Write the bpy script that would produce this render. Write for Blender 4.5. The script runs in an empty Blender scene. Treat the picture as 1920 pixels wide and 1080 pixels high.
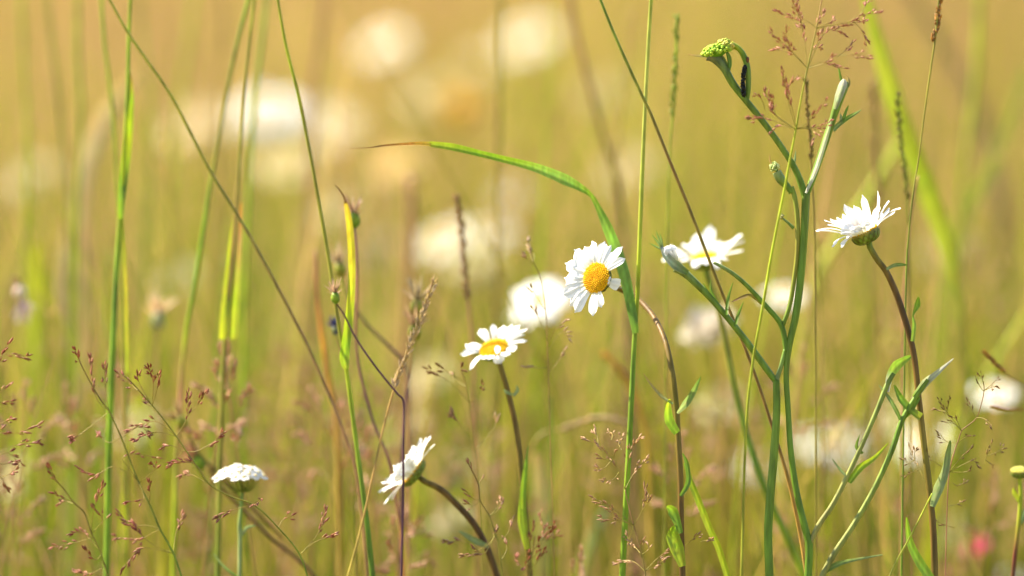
import bpy, math, random
import numpy as np
from mathutils import Vector, Matrix
R = math.radians
S = bpy.context.scene
COL = S.collection

# ------------------------------------------------------------------ camera, sky, sun, exposure
LENS, PITCH, FOCUS = 135.0, 8.0, 2.30
CAM = Vector((0, 0, 0.75))
cd = bpy.data.cameras.new("camera"); cam = bpy.data.objects.new("camera", cd); COL.objects.link(cam)
cam.location = CAM; cam.rotation_euler = (R(90 - PITCH), 0, 0)
cd.lens = LENS; cd.sensor_width = 36; cd.clip_start = 0.05; cd.clip_end = 2000
cd.dof.use_dof = True; cd.dof.focus_distance = FOCUS; cd.dof.aperture_fstop = 2.25
S.camera = cam
FWD = Vector((0, math.cos(R(PITCH)), -math.sin(R(PITCH)))); RIGHT = Vector((1, 0, 0)); UP = RIGHT.cross(FWD)
SUN = Vector((-0.62, 0.34, 0.78)).normalized()
w = bpy.data.worlds.new("World"); S.world = w; w.use_nodes = True
nt = w.node_tree; bgn = nt.nodes["Background"]; sky = nt.nodes.new("ShaderNodeTexSky")
sky.sky_type = 'NISHITA'; sky.sun_disc = False
sky.sun_elevation = math.asin(SUN.z); sky.sun_rotation = math.atan2(SUN.x, SUN.y)
nt.links.new(sky.outputs[0], bgn.inputs[0]); bgn.inputs[1].default_value = 0.085
sl = bpy.data.lights.new("sun", 'SUN'); sl.energy = 4.9; sl.angle = R(0.53); sl.color = (1, .90, .70)
so = bpy.data.objects.new("sun", sl); COL.objects.link(so); so.rotation_euler = SUN.to_track_quat('Z', 'Y').to_euler()
so.location = (-4, 3, 6)
S.view_settings.view_transform = 'Standard'; S.view_settings.look = 'None'
S.view_settings.exposure = 2.0; S.view_settings.gamma = 1
S.render.engine = 'CYCLES'; c = S.cycles
c.use_denoising = True; c.max_bounces = 8; c.diffuse_bounces = 4; c.transmission_bounces = 4; c.glossy_bounces = 2
c.caustics_reflective = False; c.caustics_refractive = False; c.sample_clamp_indirect = 8
try:
    c.denoiser = 'OPENIMAGEDENOISE'; c.denoising_prefilter = 'ACCURATE'
except Exception: pass

# ------------------------------------------------------------------ materials (all read the thing's own colour, vary it by noise)
def mat(name, trans, rough, noise=0.25, nscale=180, stretch=1.0, spec=.35, bump=0.0):
    m = bpy.data.materials.new(name); m.use_nodes = True; t = m.node_tree; N = t.nodes; L = t.links; N.clear()
    out = N.new("ShaderNodeOutputMaterial"); at = N.new("ShaderNodeVertexColor"); at.layer_name = "Col"
    tc = N.new("ShaderNodeTexCoord"); mp = N.new("ShaderNodeMapping"); mp.inputs['Scale'].default_value = (1, 1, stretch)
    nz = N.new("ShaderNodeTexNoise"); nz.inputs['Scale'].default_value = nscale; nz.inputs['Detail'].default_value = 3
    L.new(tc.outputs['Object'], mp.inputs[0]); L.new(mp.outputs[0], nz.inputs['Vector'])
    mr = N.new("ShaderNodeMapRange"); mr.inputs['From Min'].default_value = .3; mr.inputs['From Max'].default_value = .7
    mr.inputs['To Min'].default_value = 1 - noise; mr.inputs['To Max'].default_value = 1 + noise * .7
    L.new(nz.outputs[0], mr.inputs[0])
    vm = N.new("ShaderNodeVectorMath"); vm.operation = 'SCALE'
    L.new(at.outputs[0], vm.inputs[0]); L.new(mr.outputs[0], vm.inputs['Scale'])
    p = N.new("ShaderNodeBsdfPrincipled"); p.inputs['Roughness'].default_value = rough; p.inputs['Specular IOR Level'].default_value = spec
    L.new(vm.outputs[0], p.inputs['Base Color'])
    if bump:
        b = N.new("ShaderNodeBump"); b.inputs['Strength'].default_value = bump; b.inputs['Distance'].default_value = .0006
        L.new(nz.outputs[0], b.inputs['Height']); L.new(b.outputs[0], p.inputs['Normal'])
    if trans:
        tr = N.new("ShaderNodeBsdfTranslucent"); L.new(vm.outputs[0], tr.inputs[0])
        mx = N.new("ShaderNodeMixShader"); mx.inputs[0].default_value = trans
        L.new(p.outputs[0], mx.inputs[1]); L.new(tr.outputs[0], mx.inputs[2]); L.new(mx.outputs[0], out.inputs[0])
    else: L.new(p.outputs[0], out.inputs[0])
    return m
M_STEM = mat("stem_skin", .2, .5, .42, 260, .12, .25, .6)
_p = [n for n in M_STEM.node_tree.nodes if n.type == 'BSDF_PRINCIPLED'][0]
_p.inputs['Sheen Weight'].default_value = .04; _p.inputs['Sheen Roughness'].default_value = .35; _p.inputs['Sheen Tint'].default_value = (.9, .95, .7, 1)
M_BLADE = mat("grass_blade", .5, .38, .22, 500, .06, .4, .25)
M_PETAL = mat("petal_skin", .38, .5, .05, 300, 1, .3, .12)
M_DISC = mat("flower_disc", .12, .65, .3, 900, 1, .2, .4)
M_SEED = mat("seed_husk", .3, .5, .35, 700, 1, .35, .3)
M_GRASS = mat("meadow_grass", .5, .65, .3, 30, .3, .12)

# ------------------------------------------------------------------ palette (linear)
GREEN = (.14, .245, .02); FRESH = (.235, .37, .015); YGREEN = (.38, .44, .02); OLIVE = (.27, .245, .03)
BROWN = (.21, .115, .028); DKBROWN = (.11, .052, .018); TAN = (.42, .255, .075); STRAW = (.54, .37, .11)
PINK = (.38, .175, .095); RED = (.17, .038, .022); BLUEGREEN = (.155, .235, .025); PALE = (.25, .31, .11)
YELLOW = (.70, .42, .01); WHITE = (.86, .86, .85); ORANGE = (.62, .27, .03); PURPLE = (.13, .05, .07); CREAM = (.75, .66, .40)
def mix(a, b, t): return tuple(a[i] * (1 - t) + b[i] * t for i in range(3))

# ------------------------------------------------------------------ geometry helpers
W = 36 / LENS
def P(x, y, D): return CAM + D * (FWD + ((x - 960) / 1920 * W) * RIGHT + ((540 - y) / 1920 * W) * UP)
def px(n, D): return n * D * W / 1920
def cv(r, u, t): return (RIGHT * r + UP * u - FWD * t).normalized()

def smooth(pts, k=6):
    if len(pts) < 3: k = max(k, 2)
    out = []
    n = len(pts)
    for i in range(n - 1):
        p0 = pts[max(i - 1, 0)]; p1 = pts[i]; p2 = pts[i + 1]; p3 = pts[min(i + 2, n - 1)]
        for j in range(k):
            t = j / k
            out.append(.5 * ((2 * p1) + (p2 - p0) * t + (2 * p0 - 5 * p1 + 4 * p2 - p3) * t * t + (3 * p1 - p0 - 3 * p2 + p3) * t ** 3))
    out.append(pts[-1].copy()); return out
def lerp_list(a, n):
    if len(a) == 1: return [a[0]] * n
    o = []
    for i in range(n):
        f = i / max(n - 1, 1) * (len(a) - 1); j = min(int(f), len(a) - 2); f -= j
        o.append(mix(a[j], a[j + 1], f) if isinstance(a[j], tuple) else a[j] * (1 - f) + a[j + 1] * f)
    return o

BASE = {}; LR = random.Random(99)
class MB:
    def __init__(s): s.v = []; s.f = []; s.c = []
    def tube(s, pts, rad, cols, n=8, cap=True, ridge=0):
        m = len(pts); b = len(s.v); prev = None
        rad = lerp_list(rad, m) if len(rad) != m else rad; cols = lerp_list(cols, m) if len(cols) != m else cols
        for i, p in enumerate(pts):
            t = (pts[min(i + 1, m - 1)] - pts[max(i - 1, 0)])
            t = t.normalized() if t.length > 1e-9 else Vector((0, 0, 1))
            if prev is None: prev = t.orthogonal().normalized()
            a = prev - t * prev.dot(t); a = a.normalized() if a.length > 1e-6 else t.orthogonal().normalized(); prev = a; bb = t.cross(a)
            for k in range(n):
                th = 2 * math.pi * k / n; r = rad[i] * (1 + (ridge if k % 2 else -ridge))
                s.v.append(p + (a * math.cos(th) + bb * math.sin(th)) * r); s.c.append(cols[i])
        for i in range(m - 1):
            for k in range(n):
                s.f.append((b + i * n + k, b + i * n + (k + 1) % n, b + (i + 1) * n + (k + 1) % n, b + (i + 1) * n + k))
        if cap:
            s.f.append(tuple(b + k for k in reversed(range(n)))); s.f.append(tuple(b + (m - 1) * n + k for k in range(n)))
        return s
    def ribbon(s, pts, wid, cols, twist=(0.,), fold=.35, view=None):
        m = len(pts); b = len(s.v); nv = 5
        wid = lerp_list(list(wid), m) if len(wid) != m else wid; cols = lerp_list(list(cols), m) if len(cols) != m else cols
        tw = lerp_list(list(twist), m)
        for i, p in enumerate(pts):
            t = (pts[min(i + 1, m - 1)] - pts[max(i - 1, 0)]).normalized()
            vw = (CAM - p).normalized() if view is None else view
            side = t.cross(vw)
            side = side.normalized() if side.length > 1e-6 else t.orthogonal().normalized()
            side = Matrix.Rotation(tw[i], 3, t) @ side; nn = side.cross(t)
            for j in range(nv):
                q = (j - 2) / 2
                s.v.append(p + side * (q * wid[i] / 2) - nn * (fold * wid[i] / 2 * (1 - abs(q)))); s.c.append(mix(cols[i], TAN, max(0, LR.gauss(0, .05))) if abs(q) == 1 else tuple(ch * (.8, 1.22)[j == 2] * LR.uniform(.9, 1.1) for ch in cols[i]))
        for i in range(m - 1):
            for j in range(nv - 1):
                s.f.append((b + i * nv + j, b + i * nv + j + 1, b + (i + 1) * nv + j + 1, b + (i + 1) * nv + j))
        return s
    def spindle(s, p, d, ln, r, c0, c1=None, n=5):
        c1 = c1 or c0; d = d.normalized()
        return s.tube([p, p + d * ln * .18, p + d * ln * .45, p + d * ln * .75, p + d * ln], [r * .25, r * .8, r, r * .6, r * .05], [c0, c0, mix(c0, c1, .5), c1, c1], n, False)
    def blob(s, p, r, col, sq=(1, 1, 1), n=7, m=5, ax=None):
        b = len(s.v); q = ax.to_track_quat('Z', 'Y').to_matrix() if ax is not None else Matrix.Identity(3)
        for i in range(m + 1):
            ph = math.pi * i / m
            for k in range(n):
                th = 2 * math.pi * k / n
                s.v.append(p + q @ Vector((math.sin(ph) * math.cos(th) * r * sq[0], math.sin(ph) * math.sin(th) * r * sq[1], math.cos(ph) * r * sq[2]))); s.c.append(col)
        for i in range(m):
            for k in range(n): s.f.append((b + i * n + k, b + i * n + (k + 1) % n, b + (i + 1) * n + (k + 1) % n, b + (i + 1) * n + k))
        return s
    def petal(s, b0, tip, nrm, wid, bulge=.06, cup=.18, col=WHITE, colb=(.80, .80, .62), rnd=None, nu=10, nv=7, curl=0):
        rnd = rnd or random; d = tip - b0; L = d.length; d.normalize()
        nn = (nrm - d * nrm.dot(d)); nn = nn.normalized() if nn.length > 1e-5 else d.orthogonal().normalized()
        side = d.cross(nn); b = len(s.v); notch = rnd.uniform(.02, .06); sk = rnd.uniform(-.06, .06); tw = rnd.uniform(-.35, .35); spot = (rnd.uniform(.5, 1), float(LR.random() < .3), rnd.uniform(-.4, .4)); grv = rnd.uniform(.05, .085)
        for i in range(nu + 1):
            u = i / nu
            wp = .42 + .58 * min(1, u / .55) ** .8
            if u > .68: wp *= math.sqrt(max(0, 1 - ((u - .68) / .335) ** 2))
            for j in range(nv):
                v = 2 * j / (nv - 1) - 1
                uu = u - (notch * (1 - math.cos(v * math.pi * 1.5)) * .5 if u > .9 else 0) - (.05 * v * v if u > .8 else 0)
                a = tw * u
                sd = side * math.cos(a) + nn * math.sin(a); n2 = nn * math.cos(a) - side * math.sin(a)
                h = bulge * L * 4 * u * (1 - u) - curl * L * u ** 3
                z = -cup * wid * .5 * v * v + grv * wid * math.cos(v * math.pi * 2.2) * min(1, u * 3)
                s.v.append(b0 + d * (L * uu) + nn * h + sd * (v * wid * .5 * wp + sk * L * u * u) + n2 * z)
                g = (.90 if j in (2, nv - 3) else 1.0) * (1 - .5 * spot[1] * max(0, 1 - ((u - spot[0]) ** 2 + (v * .5 - spot[2]) ** 2) * 260)); cc = mix(colb, col, min(1, u / .3)); s.c.append((cc[0] * g, cc[1] * g * (1 - .06 * (g < .9)), cc[2] * g * (1 - .2 * (g < .9))))
        for i in range(nu):
            for j in range(nv - 1): s.f.append((b + i * nv + j, b + i * nv + j + 1, b + (i + 1) * nv + j + 1, b + (i + 1) * nv + j))
        return s
    def build(s, name, m, parent=None, base=None, smoothf=True):
        base = BASE[parent.name] if parent is not None else (base or Vector((0, 0, 0)))
        me = bpy.data.meshes.new(name); me.from_pydata([(p - base)[:] for p in s.v], [], s.f)
        at = me.color_attributes.new("Col", 'FLOAT_COLOR', 'POINT')
        a = np.ones((len(s.v), 4), dtype=np.float32); a[:, :3] = np.array(s.c, dtype=np.float32); at.data.foreach_set("color", a.ravel())
        if smoothf: me.polygons.foreach_set("use_smooth", [True] * len(me.polygons))
        me.materials.append(m); o = bpy.data.objects.new(name, me); COL.objects.link(o)
        if parent is not None: o.parent = parent
        else: o.location = base
        BASE[o.name] = base; return o

def tag(o, label, cat, group=None):
    o['label'] = label; o['category'] = cat; o['kind'] = "thing"
    if group: o['group'] = group
    return o
def thing(name, label, cat, base, group=None):
    o = bpy.data.objects.new(name, None); COL.objects.link(o); o.location = base; o.empty_display_size = .02
    BASE[o.name] = Vector(base); return tag(o, label, cat, group)
def line(pts, D, k=6):          # traced points (x, y[, extra depth in metres]) to a smooth line in space
    return smooth([P(p[0], p[1], D + (p[2] if len(p) > 2 else 0)) for p in pts], k)
def ground_it(pts, k=4):        # carry a stem on from its last point down into the ground
    a, b = pts[-2], pts[-1]; t = (b - a).normalized(); h = b.z
    dx = max(-.25, min(.25, t.x / max(.25, abs(t.z)))) ; dy = max(-.1, min(.1, t.y / max(.25, abs(t.z))))
    if h <= .01: return pts
    tail = [Vector((b.x + dx * h * f * (1 - .35 * f), b.y + dy * h * f, b.z - h * f - (.01 if f == 1 else 0))) for f in [i / k for i in range(1, k + 1)]]
    return pts + tail
def foot(pts): return Vector((pts[-1].x, pts[-1].y, 0))
def radii(ws, D, n_img, n_all):
    r = lerp_list([px(x, D) / 2 for x in ws], n_img); return r + [r[-1]] * (n_all - n_img)
def stem_line(pts, D, ws, k=6):
    a = line(pts, D, k); b = ground_it(a); r = radii(ws, D, len(a), len(b))
    if pts[0][1] <= -15:        # runs on past the top of the frame and thins out to its tip
        u = (a[0] - a[1]).normalized(); u2 = (u + RIGHT * u.x * .4).normalized()
        b = [a[0] + u * .06 + u2 * .05, a[0] + u * .06, a[0] + u * .03] + b; r = [r[0] * .15, r[0] * .6, r[0] * .85] + r
    return b, r

# ------------------------------------------------------------------ ground and the uncountable meadow grass
def ground():
    me = bpy.data.meshes.new("ground"); n = 60; rs = np.random.RandomState(3)
    xs = np.concatenate([[-600, -150, -50], np.linspace(-12, 12, n), [50, 150, 600]]); ys = np.concatenate([[-600, -100, -20], np.linspace(-4, 24, n), [60, 150, 600]])
    v = [(x, y, (.015 * math.sin(x * 3.1 + y) * math.sin(y * 2.3) - .012) if abs(x) < 13 and -5 < y < 25 else -.03) for y in ys for x in xs]
    k = len(xs); f = [(j * k + i, j * k + i + 1, (j + 1) * k + i + 1, (j + 1) * k + i) for j in range(len(ys) - 1) for i in range(k - 1)]
    me.from_pydata(v, [], f); o = bpy.data.objects.new("ground", me); COL.objects.link(o); o['kind'] = "structure"
    m = bpy.data.materials.new("meadow_soil"); m.use_nodes = True; t = m.node_tree; p = t.nodes["Principled BSDF"]; p.inputs['Roughness'].default_value = .95
    nz = t.nodes.new("ShaderNodeTexNoise"); nz.inputs['Scale'].default_value = 6; nz.inputs['Detail'].default_value = 8
    cr = t.nodes.new("ShaderNodeValToRGB"); tc = t.nodes.new("ShaderNodeTexCoord")
    cr.color_ramp.elements[0].position = .3; cr.color_ramp.elements[0].color = (.16, .15, .03, 1); cr.color_ramp.elements[1].position = .7; cr.color_ramp.elements[1].color = (.36, .25, .09, 1)
    t.links.new(tc.outputs['Object'], nz.inputs['Vector']); t.links.new(nz.outputs[0], cr.inputs[0]); t.links.new(cr.outputs[0], p.inputs['Base Color'])
    me.materials.append(m)
ground()

def np_mesh(name, V, F, C, m, smoothf=True):
    me = bpy.data.meshes.new(name); nv, nf = len(V), len(F)
    me.vertices.add(nv); me.vertices.foreach_set("co", V.astype(np.float32).ravel())
    me.loops.add(nf * 4); me.loops.foreach_set("vertex_index", F.astype(np.int32).ravel())
    me.polygons.add(nf); me.polygons.foreach_set("loop_start", np.arange(0, nf * 4, 4, dtype=np.int32))
    me.update(calc_edges=True)
    at = me.color_attributes.new("Col", 'FLOAT_COLOR', 'POINT'); a = np.ones((nv, 4), np.float32); a[:, :3] = C; at.data.foreach_set("color", a.ravel())
    me.polygons.foreach_set("use_smooth", np.full(nf, smoothf)); me.materials.append(m); me.validate()
    o = bpy.data.objects.new(name, me); COL.objects.link(o); return o

def meadow():
    rs = np.random.RandomState(11)
    def scatter(n, y0, y1, pw=1.0, wide=1.45):
        y = y0 + (y1 - y0) * rs.rand(n * 2) ** pw
        hw = .1334 * y * wide + .25
        x = (rs.rand(n * 2) * 2 - 1) * (.1334 * y1 * wide + .25)
        k = np.abs(x) < hw; return x[k][:n], y[k][:n]
    def blades(x, y, h, wd, lean, cb, ct, seg=4):
        n = len(x); th = rs.rand(n) * 6.283; ld = rs.rand(n) * 6.283; L = lean * h * (.3 + rs.rand(n))
        V = np.zeros((n, (seg + 1) * 2, 3)); C = np.zeros((n, (seg + 1) * 2, 3))
        for i in range(seg + 1):
            t = i / seg; ww = wd * (1 - t ** 1.6 * .92) / 2; tw = th + t * 1.2
            cx = x + np.cos(ld) * L * t ** 2; cy = y + np.sin(ld) * L * t ** 2; cz = h * t * (1 - .12 * lean * t) - .015
            for sgn, k in ((-1, 0), (1, 1)):
                V[:, i * 2 + k, 0] = cx + sgn * np.cos(tw) * ww; V[:, i * 2 + k, 1] = cy + sgn * np.sin(tw) * ww; V[:, i * 2 + k, 2] = cz
                C[:, i * 2 + k] = cb * (1 - t) + ct * t
        b = (np.arange(n) * (seg + 1) * 2)[:, None, None]
        q = np.array([[2 * i, 2 * i + 1, 2 * i + 3, 2 * i + 2] for i in range(seg)])[None]
        tipx = x + np.cos(ld) * L; tipy = y + np.sin(ld) * L; tipz = h * (1 - .12 * lean) - .015
        return V.reshape(-1, 3), (b + q).reshape(-1, 4), C.reshape(-1, 3), (tipx, tipy, tipz)
    pal = np.array([(.44, .28, .075), (.54, .38, .125), (.27, .235, .022), (.30, .335, .006), (.155, .29, .004), (.07, .18, .004), (.45, .24, .135)])
    NC = 1100; cy_ = 2.4 + 12 * rs.rand(NC) ** 1.5; cx_ = (rs.rand(NC) * 2 - 1) * (.1334 * cy_ * 1.6 + .35)
    cdry = rs.rand(NC); ckind = rs.rand(NC); cval = .45 + .95 * rs.rand(NC); ux = cx_ / (.1334 * cy_)      # browner, duller growth to the right, more pink seed heads to the left
    cval *= 1 - .18 * np.clip((ux - .2) / .6, 0, 1); cdry = np.clip(cdry + .2 * np.clip(-ux, 0, .5) + .1 * np.clip(ux - .3, 0, 1), 0, 1)
    pl = (ux < -.25) & (rs.rand(NC) < .5); ckind = np.where(pl & (cdry > .45), .55, ckind)
    def clump(x, y):
        out = np.zeros(len(x), int)
        for i in range(0, len(x), 2000):
            d = (x[i:i + 2000, None] - cx_[None]) ** 2 + ((y[i:i + 2000, None] - cy_[None]) * .6) ** 2; out[i:i + 2000] = d.argmin(1)
        return out
    DRY = np.array([0, 1, 2, 6, 2, 6]); WET = np.array([2, 3, 4, 5, 3, 2])
    def colours(x, y, dryness):
        n = len(x); c = clump(x, y); d = np.clip(dryness + .9 * (cdry[c] - .5), 0, 1)
        kd = np.where(rs.rand(n) < .6, DRY[(ckind[c] * 5.99).astype(int)], rs.choice(DRY, n)); kw = np.where(rs.rand(n) < .6, WET[(ckind[c] * 5.99).astype(int)], rs.choice(WET, n))
        k = np.where(rs.rand(n) < d, kd, kw)
        return pal[k] * (cval[c] * (.75 + .5 * rs.rand(n)))[:, None]
    Vs, Fs, Cs = [], [], []; off = 0
    def add(r):
        nonlocal off
        Vs.append(r[0]); Fs.append(r[1] + off); Cs.append(r[2]); off += len(r[0])
    # tall growth behind the flowers
    x, y = scatter(46000, 3.0, 14, 1.3); dr = np.clip(.22 + (y - 3) * .18, 0, .95)
    ct = colours(x, y, dr); cb = .45 * ct + .55 * colours(x, y, dr - .6)
    add(blades(x, y, .18 + .27 * rs.rand(len(x)), .0022 + .0028 * rs.rand(len(x)), .55, cb, ct))
    # green undergrowth
    x, y = scatter(22000, 2.75, 12, 1.2); ct = colours(x, y, np.full(len(x), .12)); add(blades(x, y, .08 + .16 * rs.rand(len(x)), .003 + .004 * rs.rand(len(x)), .8, ct, ct))
    # low sward round the flowers' feet, under the frame
    x, y = scatter(9000, .9, 2.9, 1, 2.2); ct = colours(x, y, np.full(len(x), .2)); add(blades(x, y, .05 + .12 * rs.rand(len(x)), .003 + .003 * rs.rand(len(x)), .9, ct, ct))
    # thin loose growth close behind the flowers
    x, y = scatter(2100, 2.5, 3.3, 1, 1.6); ct = pal[rs.choice([0, 6, 2, 3, 5, 4, 6, 0, 1], len(x))] * (.4 + 1.0 * rs.rand(len(x)))[:, None]; add(blades(x, y, .16 + .30 * rs.rand(len(x)) ** 1.3, .001 + .0024 * rs.rand(len(x)) ** 1.5, .35, .6 * ct + .4 * pal[4], ct, 6))
    x, y = scatter(1700, 2.58, 4.8, 1, 1.5); ct = pal[rs.choice([0, 6, 2, 3, 5, 4, 6, 0, 1], len(x))] * (.4 + .9 * rs.rand(len(x)))[:, None]; add(blades(x, y, .38 + .30 * rs.rand(len(x)), (.001 + .0024 * rs.rand(len(x)) ** 2), .3, ct, ct, 6))
    # taller flowering culms with loose seed heads
    x, y = scatter(4600, 2.7, 13, 1.2); n = len(x)
    ct = pal[rs.choice([0, 6, 1, 6], n)] * (.8 + .4 * rs.rand(n))[:, None]; r = blades(x, y, .34 + .22 * rs.rand(n), np.full(n, .0014), .3, pal[rs.choice([2, 3, 0], n)], ct); add(r)
    tx, ty, tz = r[3]; m = 22
    V = np.zeros((n, m, 4, 3)); C = np.zeros((n, m, 4, 3))
    for k in range(m):
        dz = -rs.rand(n) * .11; rad = (.004 + .026 * rs.rand(n)) * (.35 + np.minimum(1, -dz / .05)); a = rs.rand(n) * 6.283
        cx, cy, cz = tx + rad * np.cos(a), ty + rad * np.sin(a), tz + dz
        d = rs.randn(n, 3) * .5 + np.array([0, 0, 1.]); d /= np.linalg.norm(d, axis=1)[:, None]
        e = np.cross(d, rs.randn(n, 3)); e /= np.linalg.norm(e, axis=1)[:, None]; ctr = np.stack([cx, cy, cz], 1)
        V[:, k, 0] = ctr - d * .0022; V[:, k, 1] = ctr + e * .0008; V[:, k, 2] = ctr + d * .0022; V[:, k, 3] = ctr - e * .0008
        C[:, k] = (ct * (.8 + .5 * rs.rand(n))[:, None])[:, None]
    V = V.reshape(-1, 3); F = np.arange(len(V)).reshape(-1, 4); add((V, F, C.reshape(-1, 3)))
    o = np_mesh("meadow_grass", np.concatenate(Vs), np.concatenate(Fs), np.concatenate(Cs), M_GRASS)
    o['kind'] = "stuff"
meadow()

# ------------------------------------------------------------------ daisies
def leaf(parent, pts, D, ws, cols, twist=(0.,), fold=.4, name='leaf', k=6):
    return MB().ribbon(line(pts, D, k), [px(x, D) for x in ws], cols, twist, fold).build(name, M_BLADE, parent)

def disc_mesh(cen, n, r, florets=230, dome=.34, c0=(.72, .34, .004), c1=(.90, .58, .008), rnd=None):
    rnd = rnd or random.Random(1); b = MB(); q = n.to_track_quat('Z', 'Y').to_matrix()
    def surf(rr, th): return cen + q @ Vector((rr * math.cos(th), rr * math.sin(th), dome * r * (1 - (rr / r) ** 2) - .06 * r * math.exp(-(rr / r * 4) ** 2)))
    i0 = len(b.v); rings = 7; seg = 20
    for i in range(rings + 1):
        for k in range(seg): b.v.append(surf(r * i / rings, 2 * math.pi * k / seg)); b.c.append(c0)
    for i in range(rings):
        for k in range(seg): b.f.append((i0 + i * seg + k, i0 + i * seg + (k + 1) % seg, i0 + (i + 1) * seg + (k + 1) % seg, i0 + (i + 1) * seg + k))
    for i in range(florets):
        rr = r * .985 * math.sqrt((i + .5) / florets); th = i * 2.39996; s = r * .062 * (.7 + .5 * rr / r)
        p = surf(rr, th); up = (n + (p - cen) / r * .5).normalized()
        b.blob(p, s, mix(c1, c0, rnd.random() * .8), (1, 1, 1.35), 5, 4, up)
    return b
def involucre_mesh(cen, n, r, depth=.62, stem_r=None, rnd=None, rows=3, per=15):
    rnd = rnd or random.Random(2); b = MB(); q = n.to_track_quat('Z', 'Y').to_matrix(); stem_r = stem_r or r * .2
    def sf(t, th, o=0):      # t 0 at the rim, 1 at the stem
        rr = r * (1.0 + .04 * o) * math.cos(t * math.pi / 2) ** .75 + stem_r * t; return cen + q @ Vector((rr * math.cos(th), rr * math.sin(th), -depth * r * math.sin(t * math.pi / 2) - .02 * r))
    i0 = len(b.v); m = 6; seg = 18
    for i in range(m + 1):
        for k in range(seg): b.v.append(sf(i / m, 2 * math.pi * k / seg)); b.c.append(mix((.30, .24, .05), GREEN, min(1, i / 2)))
    for i in range(m):
        for k in range(seg): b.f.append((i0 + i * seg + k, i0 + i * seg + (k + 1) % seg, i0 + (i + 1) * seg + (k + 1) % seg, i0 + (i + 1) * seg + k))
    for j in range(rows):
        for k in range(per):
            th = 2 * math.pi * (k + .5 * (j % 2)) / per; t0 = .12 + .26 * j; ln = .32; hw = .5 * 2 * math.pi / per * .88; o = 1.6 - .3 * j; i1 = len(b.v)
            for u, wv in ((0, .15), (.25, .7), (.6, 1), (1, .8)):
                for v in (-1, -.6, 0, .6, 1):
                    b.v.append(sf(min(1, t0 + ln * u), th + v * wv * hw, o * (1 - .5 * abs(v)))); edge = abs(v) > .8 or u == 0
                    b.c.append((.09, .035, .012) if edge else mix((.20, .26, .05), GREEN, rnd.random()))
            for a in range(3):
                for v in range(4): b.f.append((i1 + a * 5 + v, i1 + a * 5 + v + 1, i1 + a * 5 + v + 6, i1 + a * 5 + v + 5))
    return b

def daisy(label, D, cx, cy, n, rd, petals, stem, sw, scol, L=None, seed=0, depth=.62, bulge=.05, leaves=(), curl=0):
    """petals: (tip x, tip y, width, sign[, curl]); sign None = tip lies in the flower's plane, else the side of that plane towards (+) or away (-) from us"""
    rnd = random.Random(seed); cen = P(cx, cy, D); rdm = px(rd, D)
    sp = [cen - n * rdm * (depth + .0)] + [P(p[0], p[1], D + (p[2] if len(p) > 2 else 0)) for p in stem]
    a = smooth(sp, 6); pts = ground_it(a); rad = radii(sw, D, len(a), len(pts))
    t = thing("oxeye_daisy", label, "daisy", foot(pts))
    MB().tube(pts, rad, scol, 10, ridge=.05).build("stem", M_STEM, t)
    head = involucre_mesh(cen, n, rdm, depth, rad[0] * .9, rnd).build("flower_head", M_STEM, t)
    disc_mesh(cen, n, rdm, rnd=rnd).build("disc", M_DISC, head)
    for pt in petals:
        x, y, wd, sg = pt[:4]; cu = pt[4] if len(pt) > 4 else rnd.uniform(-.05, .08)
        if sg is None:
            ray = (P(x, y, D) - CAM); k = (cen - CAM).dot(n) / ray.dot(n); tip = CAM + ray * k
            v = tip - cen
            if v.length > px(L, D): tip = cen + v.normalized() * px(L, D)
            tip = tip + n * rnd.uniform(-.05, .06) * rdm
        else:
            dx, dy = px(x - cx, D), px(y - cy, D); lm = px(L, D); dz = math.sqrt(max(0, lm * lm - dx * dx - dy * dy)) * sg; tip = P(x, y, D - dz) 
        v = tip - cen; f = v - n * v.dot(n); f = f.normalized() if f.length > 1e-6 else n.orthogonal().normalized()
        b0 = cen + f * rdm * .9 + n * rdm * .02
        MB().petal(b0, tip, n, px(wd * 1.28, D), bulge + rnd.uniform(-.03, .04), rnd.uniform(.05, .3), rnd=rnd, curl=cu).build("petal", M_PETAL, head)
    for lf in leaves: leaf(t, lf[0], D - .006, lf[1], lf[2], lf[3] if len(lf) > 3 else (0.,))
    return t

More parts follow.
